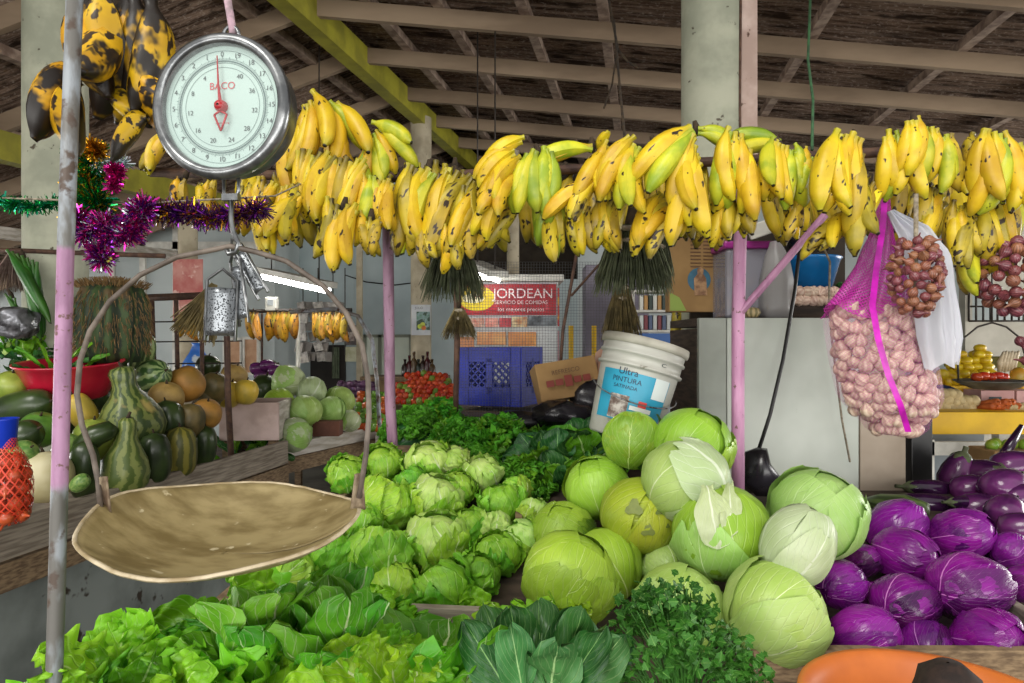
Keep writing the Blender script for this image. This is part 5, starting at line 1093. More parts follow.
for v in o_.data.vertices: q = .38+v.co.x/.14; z = .285+v.co.z*.6; v.co = (.1475*math.sin(q), -.1475*math.cos(q), z)
# ================================================================ CRATE, CARTON, BAGS, BANNER STALL
blue = plain('blue crate plastic', '#12279a', '#0d1c78', 6, .35); c = P(493, 405, 3.75)
t = thing('milk_crate', 'blue plastic crate with lattice sides behind the wire mesh', 'crate', (c.x+.045, c.y+.1, c.z), (0, 0, RD(-22)))
W_, D_, H_ = .35, .32, .31
MB().box((0, 0, .012), (W_, D_, .024)).build('bottom', blue, t, bevel=.004)
def crate_side(nm, L, M4):
    mb = MB(); th = .016
    for sx in (-1, 1): mb.box((sx*(L/2-.028), 0, H_/2), (.056, th, H_))
    mb.box((0, 0, H_-.04), (L-.1, th, .08)); mb.box((0, 0, .05), (L-.1, th, .1)); mb.box((0, 0, H_/2), (.035, th, H_*.6))
    for k in range(-4, 9):
        for s in (-1, 1):
            x0 = -L/2+.05+k*.04; a = (x0, 0, .09); b = (x0+s*.15, 0, .24)
            q = [p for p in (a, b)]
            f = lambda x: max(-L/2+.05, min(L/2-.05, x)); tt = [(f(a[0])-a[0])/(b[0]-a[0]), (f(b[0])-a[0])/(b[0]-a[0])]
            if tt[1]-tt[0] > .08: mb.beam((a[0]+(b[0]-a[0])*tt[0], 0, .09+.15*tt[0]), (a[0]+(b[0]-a[0])*tt[1], 0, .09+.15*tt[1]), .008, .007)
    mb.xf(M4).build(nm, blue, t)
crate_side('side_panel', W_, Matrix.Translation((0, -D_/2, 0))); crate_side('side_panel', W_, Matrix.Translation((0, D_/2, 0)))
for s in (-1, 1): crate_side('side_panel', D_, Matrix.Translation((s*W_/2, 0, 0))@Matrix.Rotation(PI/2, 4, 'Z'))
cs = plain('worn table top', '#5d4c3c', '#42352a', 5, .8, .2, stretch=(1, 6, 6)); a = P(520, 408, 3.9)
t = thing('back_table', 'plank table behind the curly lettuces carrying the blue crate and bags', 'table', (a.x+.1, 3.85, 0))
MB().box((0, 0, a.z-.03+.01), (1.3, .8, .04)).build('table_top', cs, t, bevel=.004)
for sx in (-1, 1):
    for sy in (-1, 1): MB().box((sx*.58, sy*.34, (a.z-.05)/2), (.06, .06, a.z-.05)).build('leg', M['wood'], t)
c = P(566, 381, 3.2); t = thing('crumpled_carton', 'brown crumpled carton with dark red lettering leaning on the mesh', 'carton', c, (RD(-12), RD(-10), RD(8)))
MB().box((0, 0, 0), (.29, .14, .17)).jitter(.012, 9).build('carton', M['cardboard'], t, bevel=.004); MB().box((.165, -.02, .0), (.05, .16, .22), Matrix.Rotation(RD(20), 3, 'Y')).jitter(.012, 9).build('flap', plain('pinkish carton flap', '#c09a86', '#a8806c', 8, .9), t)
mb = MB()
for k in range(5):
    r = .03 if k == 2 else .021; mb.lathe([(.001, 0), (r, 0)], 16) if False else None
    mb.box((-.09+k*.042, -.0875, -.01), (.034, .004, .028 if k != 2 else .05))
mb.build('printed_lettering', plain('dark red print', '#6f2418', None), t)
o_ = text_mesh([('REFRESCO', .028, -.01, .035, 0, 0, -.087)], [plain('brown carton print', '#4d3018', None)], 'lettering', t)
blk = plain('glossy black film', '#111013', '#29272c', 7, .25, .3)
for px, py, Y, s, lab in ((565, 415, 3.05, (1.5, .9, .7), 'black plastic bag slumped under the brown crumpled carton'), (588, 400, 3.15, (.9, .8, 1.0), 'black plastic bag upright beside the paint bucket'), (520, 420, 3.1, (1.3, .7, .45), 'flat shiny black bag lying in front of the blue crate')):
    c = P(px, py, Y); o = MB().lathe([(.002, -.08), (.06, -.075), (.095, -.02), (.085, .04), (.05, .08), (.002, .095)], 24).jitter(.035, 11, px).build('black_bag', blk, loc=c); o.scale = s; tag(o, lab, 'bag')
# food kiosk with its banner
Yb = 5.5; a, b = P(455, 412, Yb), P(558, 281, Yb); w = b.x-a.x; cx = (a.x+b.x)/2
t = thing('food_kiosk', 'white food kiosk with a red banner and lit display photos', 'kiosk', (cx, Yb, 0))
kw = plain('kiosk white board', '#c9cccd', '#b3b7b9', 3, .6); MB().box((0, .5, b.z/2), (w, .98, b.z)).build('body', kw, t, bevel=.01)
MB().box((0, .47, b.z+.02), (w+.08, 1.1, .05)).build('roof_edge', M['white'], t, bevel=.005)
def PX(px, py): q = P(px, py, Yb); return q.x-cx, q.z
redb = plain('red banner', '#b01c2c', '#8e1522', 9, .5, spots=('#d0606a', 14, .66))
def panel(nm, p0, p1, m, off): (x0, z1), (x1, z0) = PX(*p0), PX(*p1); return MB().box(((x0+x1)/2, -off, (z0+z1)/2), (x1-x0, .012, z1-z0)).build(nm, m, t)
ban = panel('banner', (457, 284), (556, 315), redb, .0)
(x0, z0), (x1, z1) = PX(477, 298.5), PX(495, 286); MB().lathe([(.001, .008), (x1-x0, .008)], 36).xf(toY).xf(Matrix.Translation((x0, 0, z0))@Matrix.Scale((z1-z0)/(x1-x0), 4, (0, 0, 1))).build('banner_oval', plain('yellow oval print', '#d8c022', '#c9ad1c', 6, .5), ban)
MB().lathe([(.001, .009), ((x1-x0)*.62, .009)], 28).xf(toY).xf(Matrix.Translation((x0-.03, 0, z0+.0))@Matrix.Scale(.42, 4, (0, 0, 1))).build('oval_patch', plain('pale oval patch', '#d9d2b0', None), ban)
wt = plain('white banner lettering', '#e6dada', None); dr = plain('dark red lettering', '#7a1420', None); k = Yb/F
for tx, sz, (lx, lz) in (('JORDEAN', .108, PX(523, 294)), ('SERVICIO DE COMIDAS', .04, PX(521, 302.5)), ('los mejores precios', .046, PX(521, 309.5)), ("D'", .11, PX(480, 293))):
    text_mesh([(tx, sz, lx, lz, 0, int(tx[0] == 'D'), -.012)], [wt, dr], 'lettering', ban)
cols = [('#c9b8a4', '#b5432a'), ('#c05a52', '#d9a08f'), ('#9a2430', '#b8444a'), ('#d0c49a', '#a8643a'), ('#20242a', '#7a8288')]
for i, (p0, p1) in enumerate((((469, 318), (484, 327)), ((485, 318), (498, 327)), ((499, 318), (511, 327)), ((512, 317), (527, 327)), ((528, 316), (556, 326)))): panel('food_photo', p0, p1, plain('menu photo print %d' % i, cols[i][0], cols[i][1], 9, .4), .002)
for p0, p1, h in (((477, 332), (506, 345), '#d8a468'), ((508, 332), (536, 346), '#dc9a55'), ((457, 337), (474, 348), '#b8794a')): panel('display_window', p0, p1, plain('warm display '+h, h, '#c07a48', 6, .4), .004)
sd = MB().box((w/2+.004, .32, PX(0, 307)[1]), (.012, .62, .3)).build('side_banner', plain('red orange side banner', '#c4452a', '#b32030', 5, .5, spots=('#d8a02a', 6, .55)), t)
MB().box((w/2+.004, .32, PX(0, 350)[1]), (.012, .62, .3)).build('side_panel', plain('pink side board', '#b58f92', '#9b777c', 4, .7), t)
for px in (571, 594):
    q = P(px, 350, 4.9); tag(MB().tube([(q.x, q.y, 0), (q.x, q.y, q.z+.17)], .017, 8).build('yellow_post', plain('yellow post paint', '#c9a422', None)), ('short yellow post right beside the red kiosk', 'short yellow post between the kiosk and the straw brush')[px > 580], 'post')
q = P(615, 330, 7.0); tag(MB().box((q.x, q.y, 1.15), (.62, .3, 2.3)).build('storage_cabinet', plain('mauve grey metal', '#8b8593', '#777180', 3, .6), bevel=.01), 'mauve grey metal cabinet seen through the wire mesh beside the kiosk', 'cabinet')
# shelf of bottles and packets, far behind the bucket
Yq = 6.0; a, b = P(640, 330, Yq), P(672, 290, Yq)
t = thing('display_shelf', 'white shelf of packets and bottles seen between bucket and carton', 'shelf', ((a.x+b.x)/2, Yq, 0))
for z in (a.z, (a.z+b.z)/2, b.z): MB().box((0, .1, z-.01), (b.x-a.x+.1, .25, .02)).build('shelf_board', M['white'], t)
for sx in (-1, 1): MB().box((sx*((b.x-a.x)/2+.06), .1, b.z/2), (.02, .25, b.z)).build('side_panel', M['white'], t)
MB().box((0, -.03, a.z-.1), (b.x-a.x+.1, .02, .14)).build('blue_strip', plain('blue shelf edge', '#2f62a8', None), t)
pk = [plain('packet %s' % h, h, None) for h in ('#c9cdc9', '#2a3c34', '#7a2f38', '#d8d8cf', '#4a5a7a', '#b88a4a')]
for r, z in enumerate((a.z, (a.z+b.z)/2)):
    for i in range(7):
        tag(MB().box((lerp(a.x, b.x, (i+.5)/7), Yq+.06, z+.065), (.032, .05, .125)).build('packet', pk[(i*2+r*3) % 6], bevel=.004), 'packet standing on the white shelf behind the bucket', 'packet', 'packets on the far shelf')
# ================================================================ SQUASHES, MELONS AND FRIENDS ON THE LONG COUNTER
def ribs(n, a): return lambda q, v: 1+a*(abs(math.cos(n*q/2))-.6)
GOURD = [(.002, -.12), (.06, -.118), (.105, -.085), (.122, -.04), (.115, .005), (.088, .05), (.058, .085), (.045, .115), (.043, .14), (.05, .165), (.04, .182), (.015, .188), (.002, .188)]
LONGG = [(.002, -.14), (.05, -.137), (.075, -.10), (.08, -.05), (.07, .0), (.05, .05), (.034, .09), (.028, .13), (.03, .16), (.02, .175), (.002, .177)]
def ellip(rx, h, k=2.2, n=14): return [(max(.002, rx*(1-abs(2*i/n-1)**k)**(1/k)), h*(i/n-.5)) for i in range(n+1)]
SK = {'gourd': stripe_mat('striped gourd skin', '#3a4c22', '#727c40', 12, .4, 1.5, .5, c='#b09a5c', nsc=16), 'gourd2': stripe_mat('light striped gourd skin', '#4a5a26', '#727a40', 10, .4, 1.3, .5, nsc=14), 'white': plain('cream melon skin', '#cdc6a2', '#b5ab7e', 5, .5, .1, vary=.1),
      'green': plain('bright green melon skin', '#5f8a34', '#3f6426', 10, .3, .1, vary=.2), 'dgreen': plain('dark green squash skin plain', '#223018', '#34451f', 8, .3, .15, vary=.2), 'olive': stripe_mat('olive squash skin', '#4d4f22', '#7c742f', 9, .45, .6, .5, nsc=12),
      'tan': plain('tan melon skin', '#a98c4f', '#8a7038', 10, .6, .25, vary=.2), 'orange': plain('orange brown melon skin', '#b07d34', '#8d6a2c', 9, .55, .2, vary=.2), 'brown': plain('brown green squash skin', '#6a5a32', '#45401f', 9, .5, .2, vary=.2),
      'yellow': plain('yellow melon skin', '#c7a836', '#a4903a', 7, .45, .1, vary=.2), 'striped': stripe_mat('striped watermelon skin', '#3c5a2c', '#8ea268', 9, .3, .7, .5, nsc=18), 'lime': plain('lime squash skin', '#93a244', '#73852f', 8, .4, .1, vary=.2), 'mott': plain('mottled green melon skin', '#4f7a34', '#8aa65a', 26, .35, .1, vary=.2)}
stem_me = MB().tube([(0, 0, -.01), (.003, 0, .015), (.01, 0, .035)], [.016, .009, .007], 8).mesh('stalk', M['stem'])
BODY = {}
def fruit(kind, prof, nrib, amp, px, py, wpx, hpx, Y, label, name, cat, rot=(0, 0, 0), group=None):
    """hpx: height along the fruit's own axis, wpx: width, both measured in the photograph's frame at its distance."""
    key = (kind, id(prof), nrib, amp)
    if key not in BODY: BODY[key] = MB().lathe(prof, 36, ribs(nrib, amp) if nrib else None).jitter(.003, 14, len(BODY)).mesh('fruit', SK[kind])
    R0 = max(r for r, z in prof); H0 = prof[-1][1]-prof[0][1]; s, h = wpx/2/F*Y/R0, hpx/F*Y/H0
    t = thing(name, label, cat, P(px, py, Y), rot, group); zc = -(prof[0][1]+prof[-1][1])/2*h; put('body', BODY[key], (0, 0, zc), (0, 0, px*.7), (s, s, h), t)
    put('stalk', stem_me, (0, 0, zc+prof[-1][1]*h), (0, 0, px), min(.75, s*.6), t); return t
E1_, E2_, E3_ = ellip(.1, .2), ellip(.1, .22, 2.4), ellip(.09, .3, 2.6)
GQ = 'squashes and melons on the long counter'
FRU = [('gourd', GOURD, 10, .06, 129, 408, 62, 84, 3.2, 'big striped pear-shaped gourd standing upright behind the handle', 'gourd', 'gourd', (RD(8), RD(-6), 0)),
 ('gourd2', LONGG, 10, .06, 126, 455, 46, 76, 2.98, 'long-necked olive gourd standing in front of the big striped gourd', 'gourd', 'gourd', (RD(5), RD(6), 0)),
 ('lime', E1_, 0, 0, 93, 440, 38, 44, 3.05, 'lime green squash with a dark courgette lying across it', 'squash', 'squash', (.2, .2, 0)),
 ('white', E1_, 8, .04, 47, 477, 48, 52, 2.72, 'cream white melon at the counter edge, behind the leaning post', 'melon', 'melon', (.1, -.1, 0)),
 ('dgreen', E3_, 6, .04, 84, 470, 28, 60, 2.85, 'dark green squash standing behind the bent pan handle', 'squash', 'squash', (.1, .1, 0)),
 ('dgreen', E3_, 6, .05, 155, 458, 30, 52, 3.15, 'dark green squash standing between the olive gourd and the olive squash', 'squash', 'squash', (.1, 0, 0)),
 ('olive', E3_, 8, .05, 180, 452, 32, 52, 3.35, 'olive squash standing at the counter edge', 'squash', 'squash', (.1, .05, 0)),
 ('dgreen', E3_, 8, .05, 204, 446, 24, 42, 3.55, 'small dark squash last at the counter edge, beside the rusty upright', 'squash', 'squash', (.1, .1, 0)),
 ('dgreen', E2_, 8, .06, 168, 419, 30, 38, 3.4, 'round dark squash behind the olive squash', 'squash', 'squash', (.1, -.1, 0)),
 ('brown', E2_, 8, .06, 190, 421, 28, 36, 3.5, 'brown green squash beside the round dark squash', 'squash', 'squash', (.1, .2, 0)),
 ('orange', E1_, 0, 0, 206, 414, 30, 30, 3.65, 'round orange-brown melon above the last dark squash', 'melon', 'melon', (.3, .3, 0)),
 ('tan', E1_, 0, 0, 166, 399, 35, 34, 3.55, 'tan netted melon resting on the round dark squash', 'melon', 'melon', (.3, .2, 0)),
 ('orange', E1_, 0, 0, 186, 384, 36, 36, 3.75, 'largest orange-brown melon at the top of the pile', 'melon', 'melon', (.4, -.3, 0)),
 ('striped', E2_, 10, .02, 153, 376, 32, 34, 3.6, 'striped green melon on top of the pile beside the tan one', 'melon', 'melon', (.3, 1.2, 0)),
 ('striped', E3_, 10, .02, 142, 354, 24, 44, 3.75, 'striped green oblong melon below the ribbed cactus', 'melon', 'melon', (.2, .3, 0)),
 ('brown', E1_, 8, .05, 214, 388, 28, 32, 4.0, 'brownish squash behind the rusty upright', 'squash', 'squash', (.3, .3, 0)),
 ('yellow', E1_, 0, 0, 228, 394, 28, 28, 4.2, 'yellow melon just behind the rusty upright', 'melon', 'melon', (.2, .4, 0)),
 ('yellow', E1_, 0, 0, 246, 392, 24, 26, 4.2, 'yellow green melon beyond the rusty upright, next to a dark sack', 'melon', 'melon', (.2, .2, 0)),
 ('tan', E1_, 0, 0, 234, 376, 26, 24, 4.4, 'tan melon farther back over the yellow melons', 'melon', 'melon', (.2, .4, 0)),
 ('brown', E2_, 0, 0, 206, 398, 30, 26, 4.0, 'dull brown squash between the two orange-brown melons', 'squash', 'squash', (.2, 1.3, 0)),
 ('green', E1_, 0, 0, 39, 430, 36, 36, 2.95, 'shiny bright green melon partly behind the leaning post', 'melon', 'melon', (.4, .4, 0)),
 ('dgreen', E3_, 0, 0, 14, 442, 34, 66, 2.85, 'dark green watermelon lying behind the blue cup', 'melon', 'melon', (.2, 1.1, 0)),
 ('dgreen', E3_, 0, 0, 22, 408, 34, 70, 3.1, 'dark green watermelon lying under the red basin', 'melon', 'melon', (.2, 1.35, 0)),
 ('mott', E2_, 0, 0, 20, 458, 30, 40, 2.7, 'mottled green melon beside the cream white melon', 'melon', 'melon', (.3, .9, 0)),
 ('lime', E1_, 0, 0, 12, 386, 32, 30, 3.2, 'yellowish green melon next to the red basin', 'melon', 'melon', (.3, .3, 0)),
 ('yellow', E2_, 0, 0, 82, 412, 26, 40, 3.15, 'yellow oblong melon between the leaning post and the big striped gourd', 'melon', 'melon', (.2, -.4, 0)),
 ('dgreen', E1_, 0, 0, 100, 396, 34, 34, 3.4, 'round dark squash under the red basin, beside the big striped gourd', 'squash', 'squash', (.2, .2, 0)),
 ('dgreen', E1_, 0, 0, 66, 420, 30, 36, 3.2, 'dark squash hidden behind the leaning post', 'squash', 'squash', (.2, .2, 0)),
 ('mott', E2_, 0, 0, 66, 452, 26, 40, 2.95, 'mottled green squash just right of the leaning post', 'squash', 'squash', (.2, .3, 0)),
 ('dgreen', E1_, 0, 0, 128, 352, 40, 34, 3.9, 'dark squash in the shade behind the gourd neck', 'squash', 'squash', (.2, .2, 0)),
 ('mott', E2_, 0, 0, 80, 483, 16, 22, 2.7, 'small bright green squash at the counter edge beside the cream melon', 'squash', 'squash', (.2, .9, 0)),
 ('dgreen', E1_, 0, 0, 208, 366, 24, 22, 4.4, 'dark squash behind the largest orange-brown melon', 'squash', 'squash', (.2, .2, 0))]
for f in FRU: fruit(*f, group=GQ)
tag(MB().tube([P(78, 462, 2.9), P(84, 446, 2.9), P(96, 435, 2.9), P(110, 430, 2.92), P(118, 431, 2.95)], [.02, .045, .046, .04, .012], 16).build('courgette', SK['dgreen']), 'dark curved courgette lying on the lime green squash', 'courgette')
rb = plain('red basin plastic', '#b81a34', '#9c142a', 5, .3); c = P(72, 398, 3.3); t = thing('red_basin', 'red plastic basin set on the squashes behind the leaning post', 'basin', c, (RD(6), 0, 0))
mb = MB().lathe([(.002, 0), (.13, 0), (.15, .01), (.19, .10), (.215, .155), (.23, .165), (.23, .173), (.212, .168), (.183, .105), (.142, .015), (.002, .012)], 44); mb.build('bowl', rb, t)
rosem = rosette('scallion_bunch', 81, 14, .3, .010, [LM[1], LM[4]], .1, .9, .9, .002, 1, 'long', 'green scallion bunch standing in the red basin', 'scallions'); rosem.location = c+Vector((-.07, 0, .03))
for i, (px, py, s, lab) in enumerate(((8, 340, 1.3, 'leafy green bunch under the green plantains'), (30, 352, 1.0, 'leafy green bunch beside the red basin edge'))):
    r = rosette('leafy_bunch', 90+i, 10, .17, .04, [LM[1], LM[4]], .2, 1.4, .8, .01, 2, 'spoon', lab, 'greens'); r.location = P(px, py+10, 3.5); r.scale = (s, s, s)
a, b = P(216, 441, 4.25), P(274, 403, 4.25); t = thing('fruit_crate', 'whitewashed crate with pinkish side under the yellow melons, beside the rusty upright', 'crate', ((a.x+b.x)/2, 4.45, (a.z+b.z)/2), (0, 0, RD(6))); w_, h_ = b.x-a.x, b.z-a.z
for sy in (-.18, .18): MB().box((0, sy, 0), (w_, .02, h_)).build('long_side', plain('pinkish whitewashed plank %.2f' % sy, '#c9b2ac', '#ab958c', 5, .8, .1), t, bevel=.003)
for sx in (-1, 1): MB().box((sx*(w_/2-.01), 0, 0), (.02, .34, h_)).build('end_side', M['whiteboard'], t, bevel=.003)
MB().box((0, 0, -h_/2+.01), (w_-.04, .34, .02)).build('bottom', M['wood'], t)
for sx in (-1, 1):
    for sy in (-.15, .15): MB().box((sx*(w_/2-.04), sy, -(a.z)/2-h_/2+.0), (.05, .05, a.z)).build('leg', M['wood'], t)
for i, (px, py, lab) in enumerate(((236, 452, 'dark leafy bunch lying between the rusty upright and the tray'), (262, 448, 'dark leafy bunch at the near end of the whitewashed tray'))):
    r = rosette('leafy_bunch', 96+i, 12, .2, .03, [LM[4], LM[1]], .3, 1.5, .6, .008, 2, 'spoon', lab, 'greens'); r.location = P(px, py+8, 4.25+.2*i); r.rotation_euler = (.3, .4, 0)
# dark foil packets and dry flowers above
tag(MB().lathe(ellip(.1, .15, 2.6, 20), 40).jitter(.03, 14).jitter(.01, 45).build('foil_bag', plain('crumpled dark foil', '#2a282b', '#8b8c92', 16, .3, .3, metal=.5), loc=P(14, 322, 3.3)), 'crumpled dark foil bag under the green plantains', 'bag')
strawfan('dry_flower_bunch', 'dry brown flower bunch hanging from the dark rod', 'dried flowers', P(12, 252, 3.5), .2, .01, .09, 160, plain('dry brown petals', '#6d564c', '#8d7a70', 40, .9), 6, .8, bind=False)
ct = stripe_mat('ribbed dark green cactus skin', '#1a2a14', '#33491f', 16, .7, .9, .5, c='#5a4528', nsc=9); c = P(112, 322, 3.5)
t = thing('barrel_cactus', 'squat ribbed dark green cactus with a dry brown top', 'cactus', (c.x, c.y, c.z-.0))
MB().lathe([(.002, -.21), (.13, -.2), (.15, -.12), (.165, 0), (.16, .1), (.13, .17), (.06, .195), (.002, .19)], 96, lambda q, v: 1+.07*math.cos(11*q)).build('body', ct, t)
rng = random.Random(3); mb = MB()
for i in range(420):
    q = rng.uniform(0, 6.28); r = .16*math.sqrt(rng.random()); b_ = Vector((r*math.cos(q), r*math.sin(q), .19-.9*r*r)); d = Vector((math.cos(q)*r*3, math.sin(q)*r*3, .5)).normalized(); mb.tube([b_, b_+d*.04+Vector((rng.uniform(-.015, .015), rng.uniform(-.015, .015), 0))], [.003, .001], 3, False)
for i in range(700):
    q = rng.uniform(0, 6.28); z = rng.uniform(-.14, .15); r = .172*math.sqrt(max(.1, 1-(z/.21)**4)); b_ = Vector((r*math.cos(q), r*math.sin(q), z)); mb.tube([b_, b_+Vector((.014*math.cos(q)+rng.uniform(-.01, .01), .014*math.sin(q), -rng.uniform(.02, .05)))], [.0022, .0008], 3, False)
mb.build('dry_top', plain('dry brown tuft', '#8a6d42', '#6a5030', 30, .9), t)
# onion net, blue cup
netr = netmat('orange red net', '#d8432a', 18, 14, .72, .10); onr = plain('orange onion skin', '#c4572c', '#a8452a', 12, .35)
c = P(8, 488, 2.35); t = thing('net_bag', 'orange red net bag of onions at the counter edge', 'bag', c)
MB().lathe([(.002, -.12), (.05, -.115), (.072, -.06), (.074, .02), (.055, .10), (.03, .14), (.025, .17)], 30).build('net', netr, t)
rng = random.Random(5); mo = onion_mesh(onr)
for j in range(5):
    for i in range(6):
        q = i*1.05+j*.5; r = .048 if j < 4 else .03; tag(put('onion', mo, c+Vector((r*math.cos(q), r*math.sin(q), -.09+.045*j)), pile_rot(rng), 1.1), 'orange onion inside the orange red net', 'onion', 'onions in the orange red net')
c = P(4, 448, 2.35); t = thing('plastic_cup', 'bright blue plastic cup on the counter beside the onion net', 'cup', c)
MB().lathe([(.002, 0), (.03, 0), (.034, .004), (.042, .095), (.045, .1), (.042, .1), (.033, .006), (.002, .006)], 28).build('cup', plain('bright blue plastic', '#1638b8', None, rough=.3), t)
# ---------------------------------------------------------------- tray of pale cabbages, carton
GP = 'pale cabbages in the whitewashed tray'
pc = [cabbage('cabbage', '', 101, 'pale', 'pale', GP, .92, .12, .04, 1), cabbage('cabbage', '', 102, 'green', 'green', GP, .95, .12, .03, 1), cabbage('cabbage', '', 104, 'white', 'pale', GP, .95, .12, .06, 1)]
for px, py, r, Y, k, lab in ((289, 381, 16, 5.0, 2, 'netted pale cabbage topmost in the tray, left of the arched handle'), (279, 404, 16, 4.75, 1, 'green cabbage among the pale ones in the tray'), (311, 391, 15, 5.0, 2, 'netted pale cabbage second along the top of the tray pile'),
        (305, 412, 17, 4.7, 0, 'pale cabbage in the front row next to the green one'), (331, 410, 14, 4.9, 0, 'pale cabbage just before the pan handle in the tray'), (340, 401, 15, 5.2, 0, 'pale cabbage behind the pan handle in the tray'), (350, 421, 11, 5.0, 2, 'smallest pale cabbage at the carton end of the tray'), (294, 435, 17, 4.5, 2, 'flattened whitish cabbage leaning on the tray board')):
    R = r/F*Y; place(pc[k], USED, lab, P(px, py, Y), pile_rot(rr), R/.12, GP)
c = P(328, 428, 4.75); tag(MB().box((c.x, c.y, c.z), (.18, .12, .1)).jitter(.006, 9).build('small_carton', plain('dark red brown carton', '#6b4232', '#553226', 8, .8), bevel=.004), 'dark red-brown carton in the tray beside the pale cabbages', 'carton')
c = P(266, 388, 5.1); fruit('dgreen', E1_, 0, 0, 265, 391, 30, 34, 5.1, 'dark round squash beside the netted topmost cabbage', 'squash', 'squash', (.2, .2, 0))
for i, (px, py) in enumerate(((258, 368), (268, 365), (276, 370), (262, 375))): place(ep, USED, ('purple eggplant of the small far pile, at its end', 'purple eggplant on top of the small far pile', 'purple eggplant of the small far pile next to the pale cabbages', 'lowest purple eggplant of the small far pile')[i], P(px, py, 5.6), (0, 1.4, rr.uniform(-.5, .5)), 1.0, 'eggplants of the far pile')
# ================================================================ FAR PRODUCE
rng = random.Random(21)
t = thing('far_counter', 'long plank counter of tomatoes and peppers beyond the mauve post', 'counter', P(400, 420, 6.2)*1)
t.location = (-1.02, 6.35, 0)
MB().box((0, 0, .88), (1.0, 1.3, .06)).build('counter_top', M['wood'], t, bevel=.004); MB().box((0, 0, .425), (.94, 1.24, .84)).build('counter_base', M['wooddark'], t)
tom = plain('tomato skin', '#b8281c', '#c8501f', 4, .25, vary=.3); tome = MB().lathe([(.002, -.028), (.02, -.027), (.033, -.012), (.035, .004), (.026, .022), (.012, .026), (.002, .022)], 16, lambda q, v: 1+.03*math.cos(5*q)).mesh('tomato', tom)
greenp = plain('green tomato skin', '#5f8a2c', '#8a9a34', 4, .3, vary=.3); gme2 = MB().lathe([(.002, -.028), (.02, -.027), (.033, -.012), (.035, .004), (.026, .022), (.012, .026), (.002, .022)], 16).mesh('green_tomato', greenp)
cal_me = MB().lathe([(.002, .024), (.012, .026), (.006, .03), (.001, .036)], 8, lambda q, v: 1+.5*math.cos(5*q)).mesh('calyx', LM[1])
n = 0
for r in range(7):
    for i in range(11):
        px = 398+i*5.4+(r % 2)*2.7-r*.2; py = 401-r*4.6+rng.uniform(-1, 1)+abs(i-5)*.7*(r > 3)
        if r > 4 and (i < 2 or i > 9): continue
        g = rng.random() < (.12 if r < 5 else .4); p = P(px, py, 5.9+.09*r)
        o = put('green_tomato' if g else 'tomato', gme2 if g else tome, p, pile_rot(rng), rng.uniform(.8, 1.05)); tag(o, 'green tomato in the heap beyond the mauve post' if g else 'red tomato in the heap beyond the mauve post', 'tomato', 'green tomatoes in the far heap' if g else 'red tomatoes in the far heap'); n += 1
pepm = [plain('orange pepper skin', '#c96a24', '#b54a1c', 5, .25, vary=.2), plain('green pepper skin', '#6f9a34', '#4f7a24', 5, .25, vary=.2)]
pepme = [MB().lathe([(.002, -.045), (.016, -.043), (.028, -.02), (.033, .01), (.028, .03), (.012, .034), (.004, .03), (.004, .05), (.001, .05)], 18, lambda q, v: 1+.08*math.cos(4*q)).mesh('pepper', m) for m in pepm]
for r in range(7):
    for i in range(5):
        k = int(rng.random() < .45+.1*(i > 2)); p = P(355+i*6+r*1.2, 428-r*5.5+rng.uniform(-1, 1), 5.3+.08*r)
        tag(put('bell_pepper', pepme[k], p, pile_rot(rng), 1.0), ('orange pepper in the far heap before the mauve post', 'green pepper in the far heap before the mauve post')[k], 'pepper', ('orange peppers in the far heap', 'green peppers in the far heap')[k])
for r in range(3):
    for i in range(8):
        p = P(341+i*4.6, 394-r*4.5+rng.uniform(-1, 1), 6.3); o = put('plum', tome, p, pile_rot(rng), 1.1); o.data = o.data; tag(o, 'dark purple plum in the far heap behind the peppers', 'plum', 'dark plums in the far heap')
q = P(357, 404, 6.3); tag(MB().box((q.x, 6.28, .985), (.42, .2, .13)).build('plum_crate', M['wood'], bevel=.004), 'low wooden crate of dark plums behind the peppers', 'crate')
plm = plain('dark plum skin', '#3a1c3c', '#5f3a5a', 8, .3, vary=.3); plme = MB().lathe(ellip(.034, .075), 16).mesh('plum', plm)
for o in COL.objects:
    if o.name.startswith('plum'): o.data = plme
bt = [plain('dark bottle %s' % h, h, None, rough=.2) for h in ('#2a1c18', '#3d1418', '#4d3a22', '#232a22')]
bme = [MB().lathe([(.002, 0), (.035, 0), (.037, .01), (.037, .15), (.028, .185), (.013, .21), (.013, .26), (.016, .262), (.016, .285), (.002, .286)], 16).mesh('bottle', m) for m in bt]
c = P(415, 376, 7.4); t = thing('side_table', 'wooden sideboard with bottles beneath the calendar', 'table', (c.x-.1, 7.45, 0)); MB().box((0, 0, c.z-.02), (.9, .4, .04)).build('table_top', M['wood'], t); MB().box((0, .03, (c.z-.04)/2), (.86, .34, c.z-.04)).build('front', plain('tan boards', '#8d7350', '#75603f', 4, .8), t)
for i, px in enumerate((405, 409.5, 414, 418.5, 423, 427.5, 432)):
    tag(put('bottle', bme[i % 4], P(px, 376, 7.35), (0, 0, 0), (1, 1, .62+.14*(i % 3))), 'dark bottle on the sideboard under the calendar', 'bottle', 'bottles under the calendar')
c = P(421, 320, 7.6); t = thing('calendar', 'wall calendar with a fruit picture hanging on the round column', 'calendar', (c.x, c.y, c.z))
MB().box((0, 0, 0), (.21, .012, .33)).build('sheet', plain('calendar paper', '#cfd2d4', '#b9bdc2', 5, .7), t); MB().box((.025, -.008, -.01), (.145, .006, .2)).build('picture', plain('calendar picture', '#4a7a5c', '#9ab0b8', 7, .5, spots=('#2f4a34', 9, .5)), t); pic = COL.objects[-1]
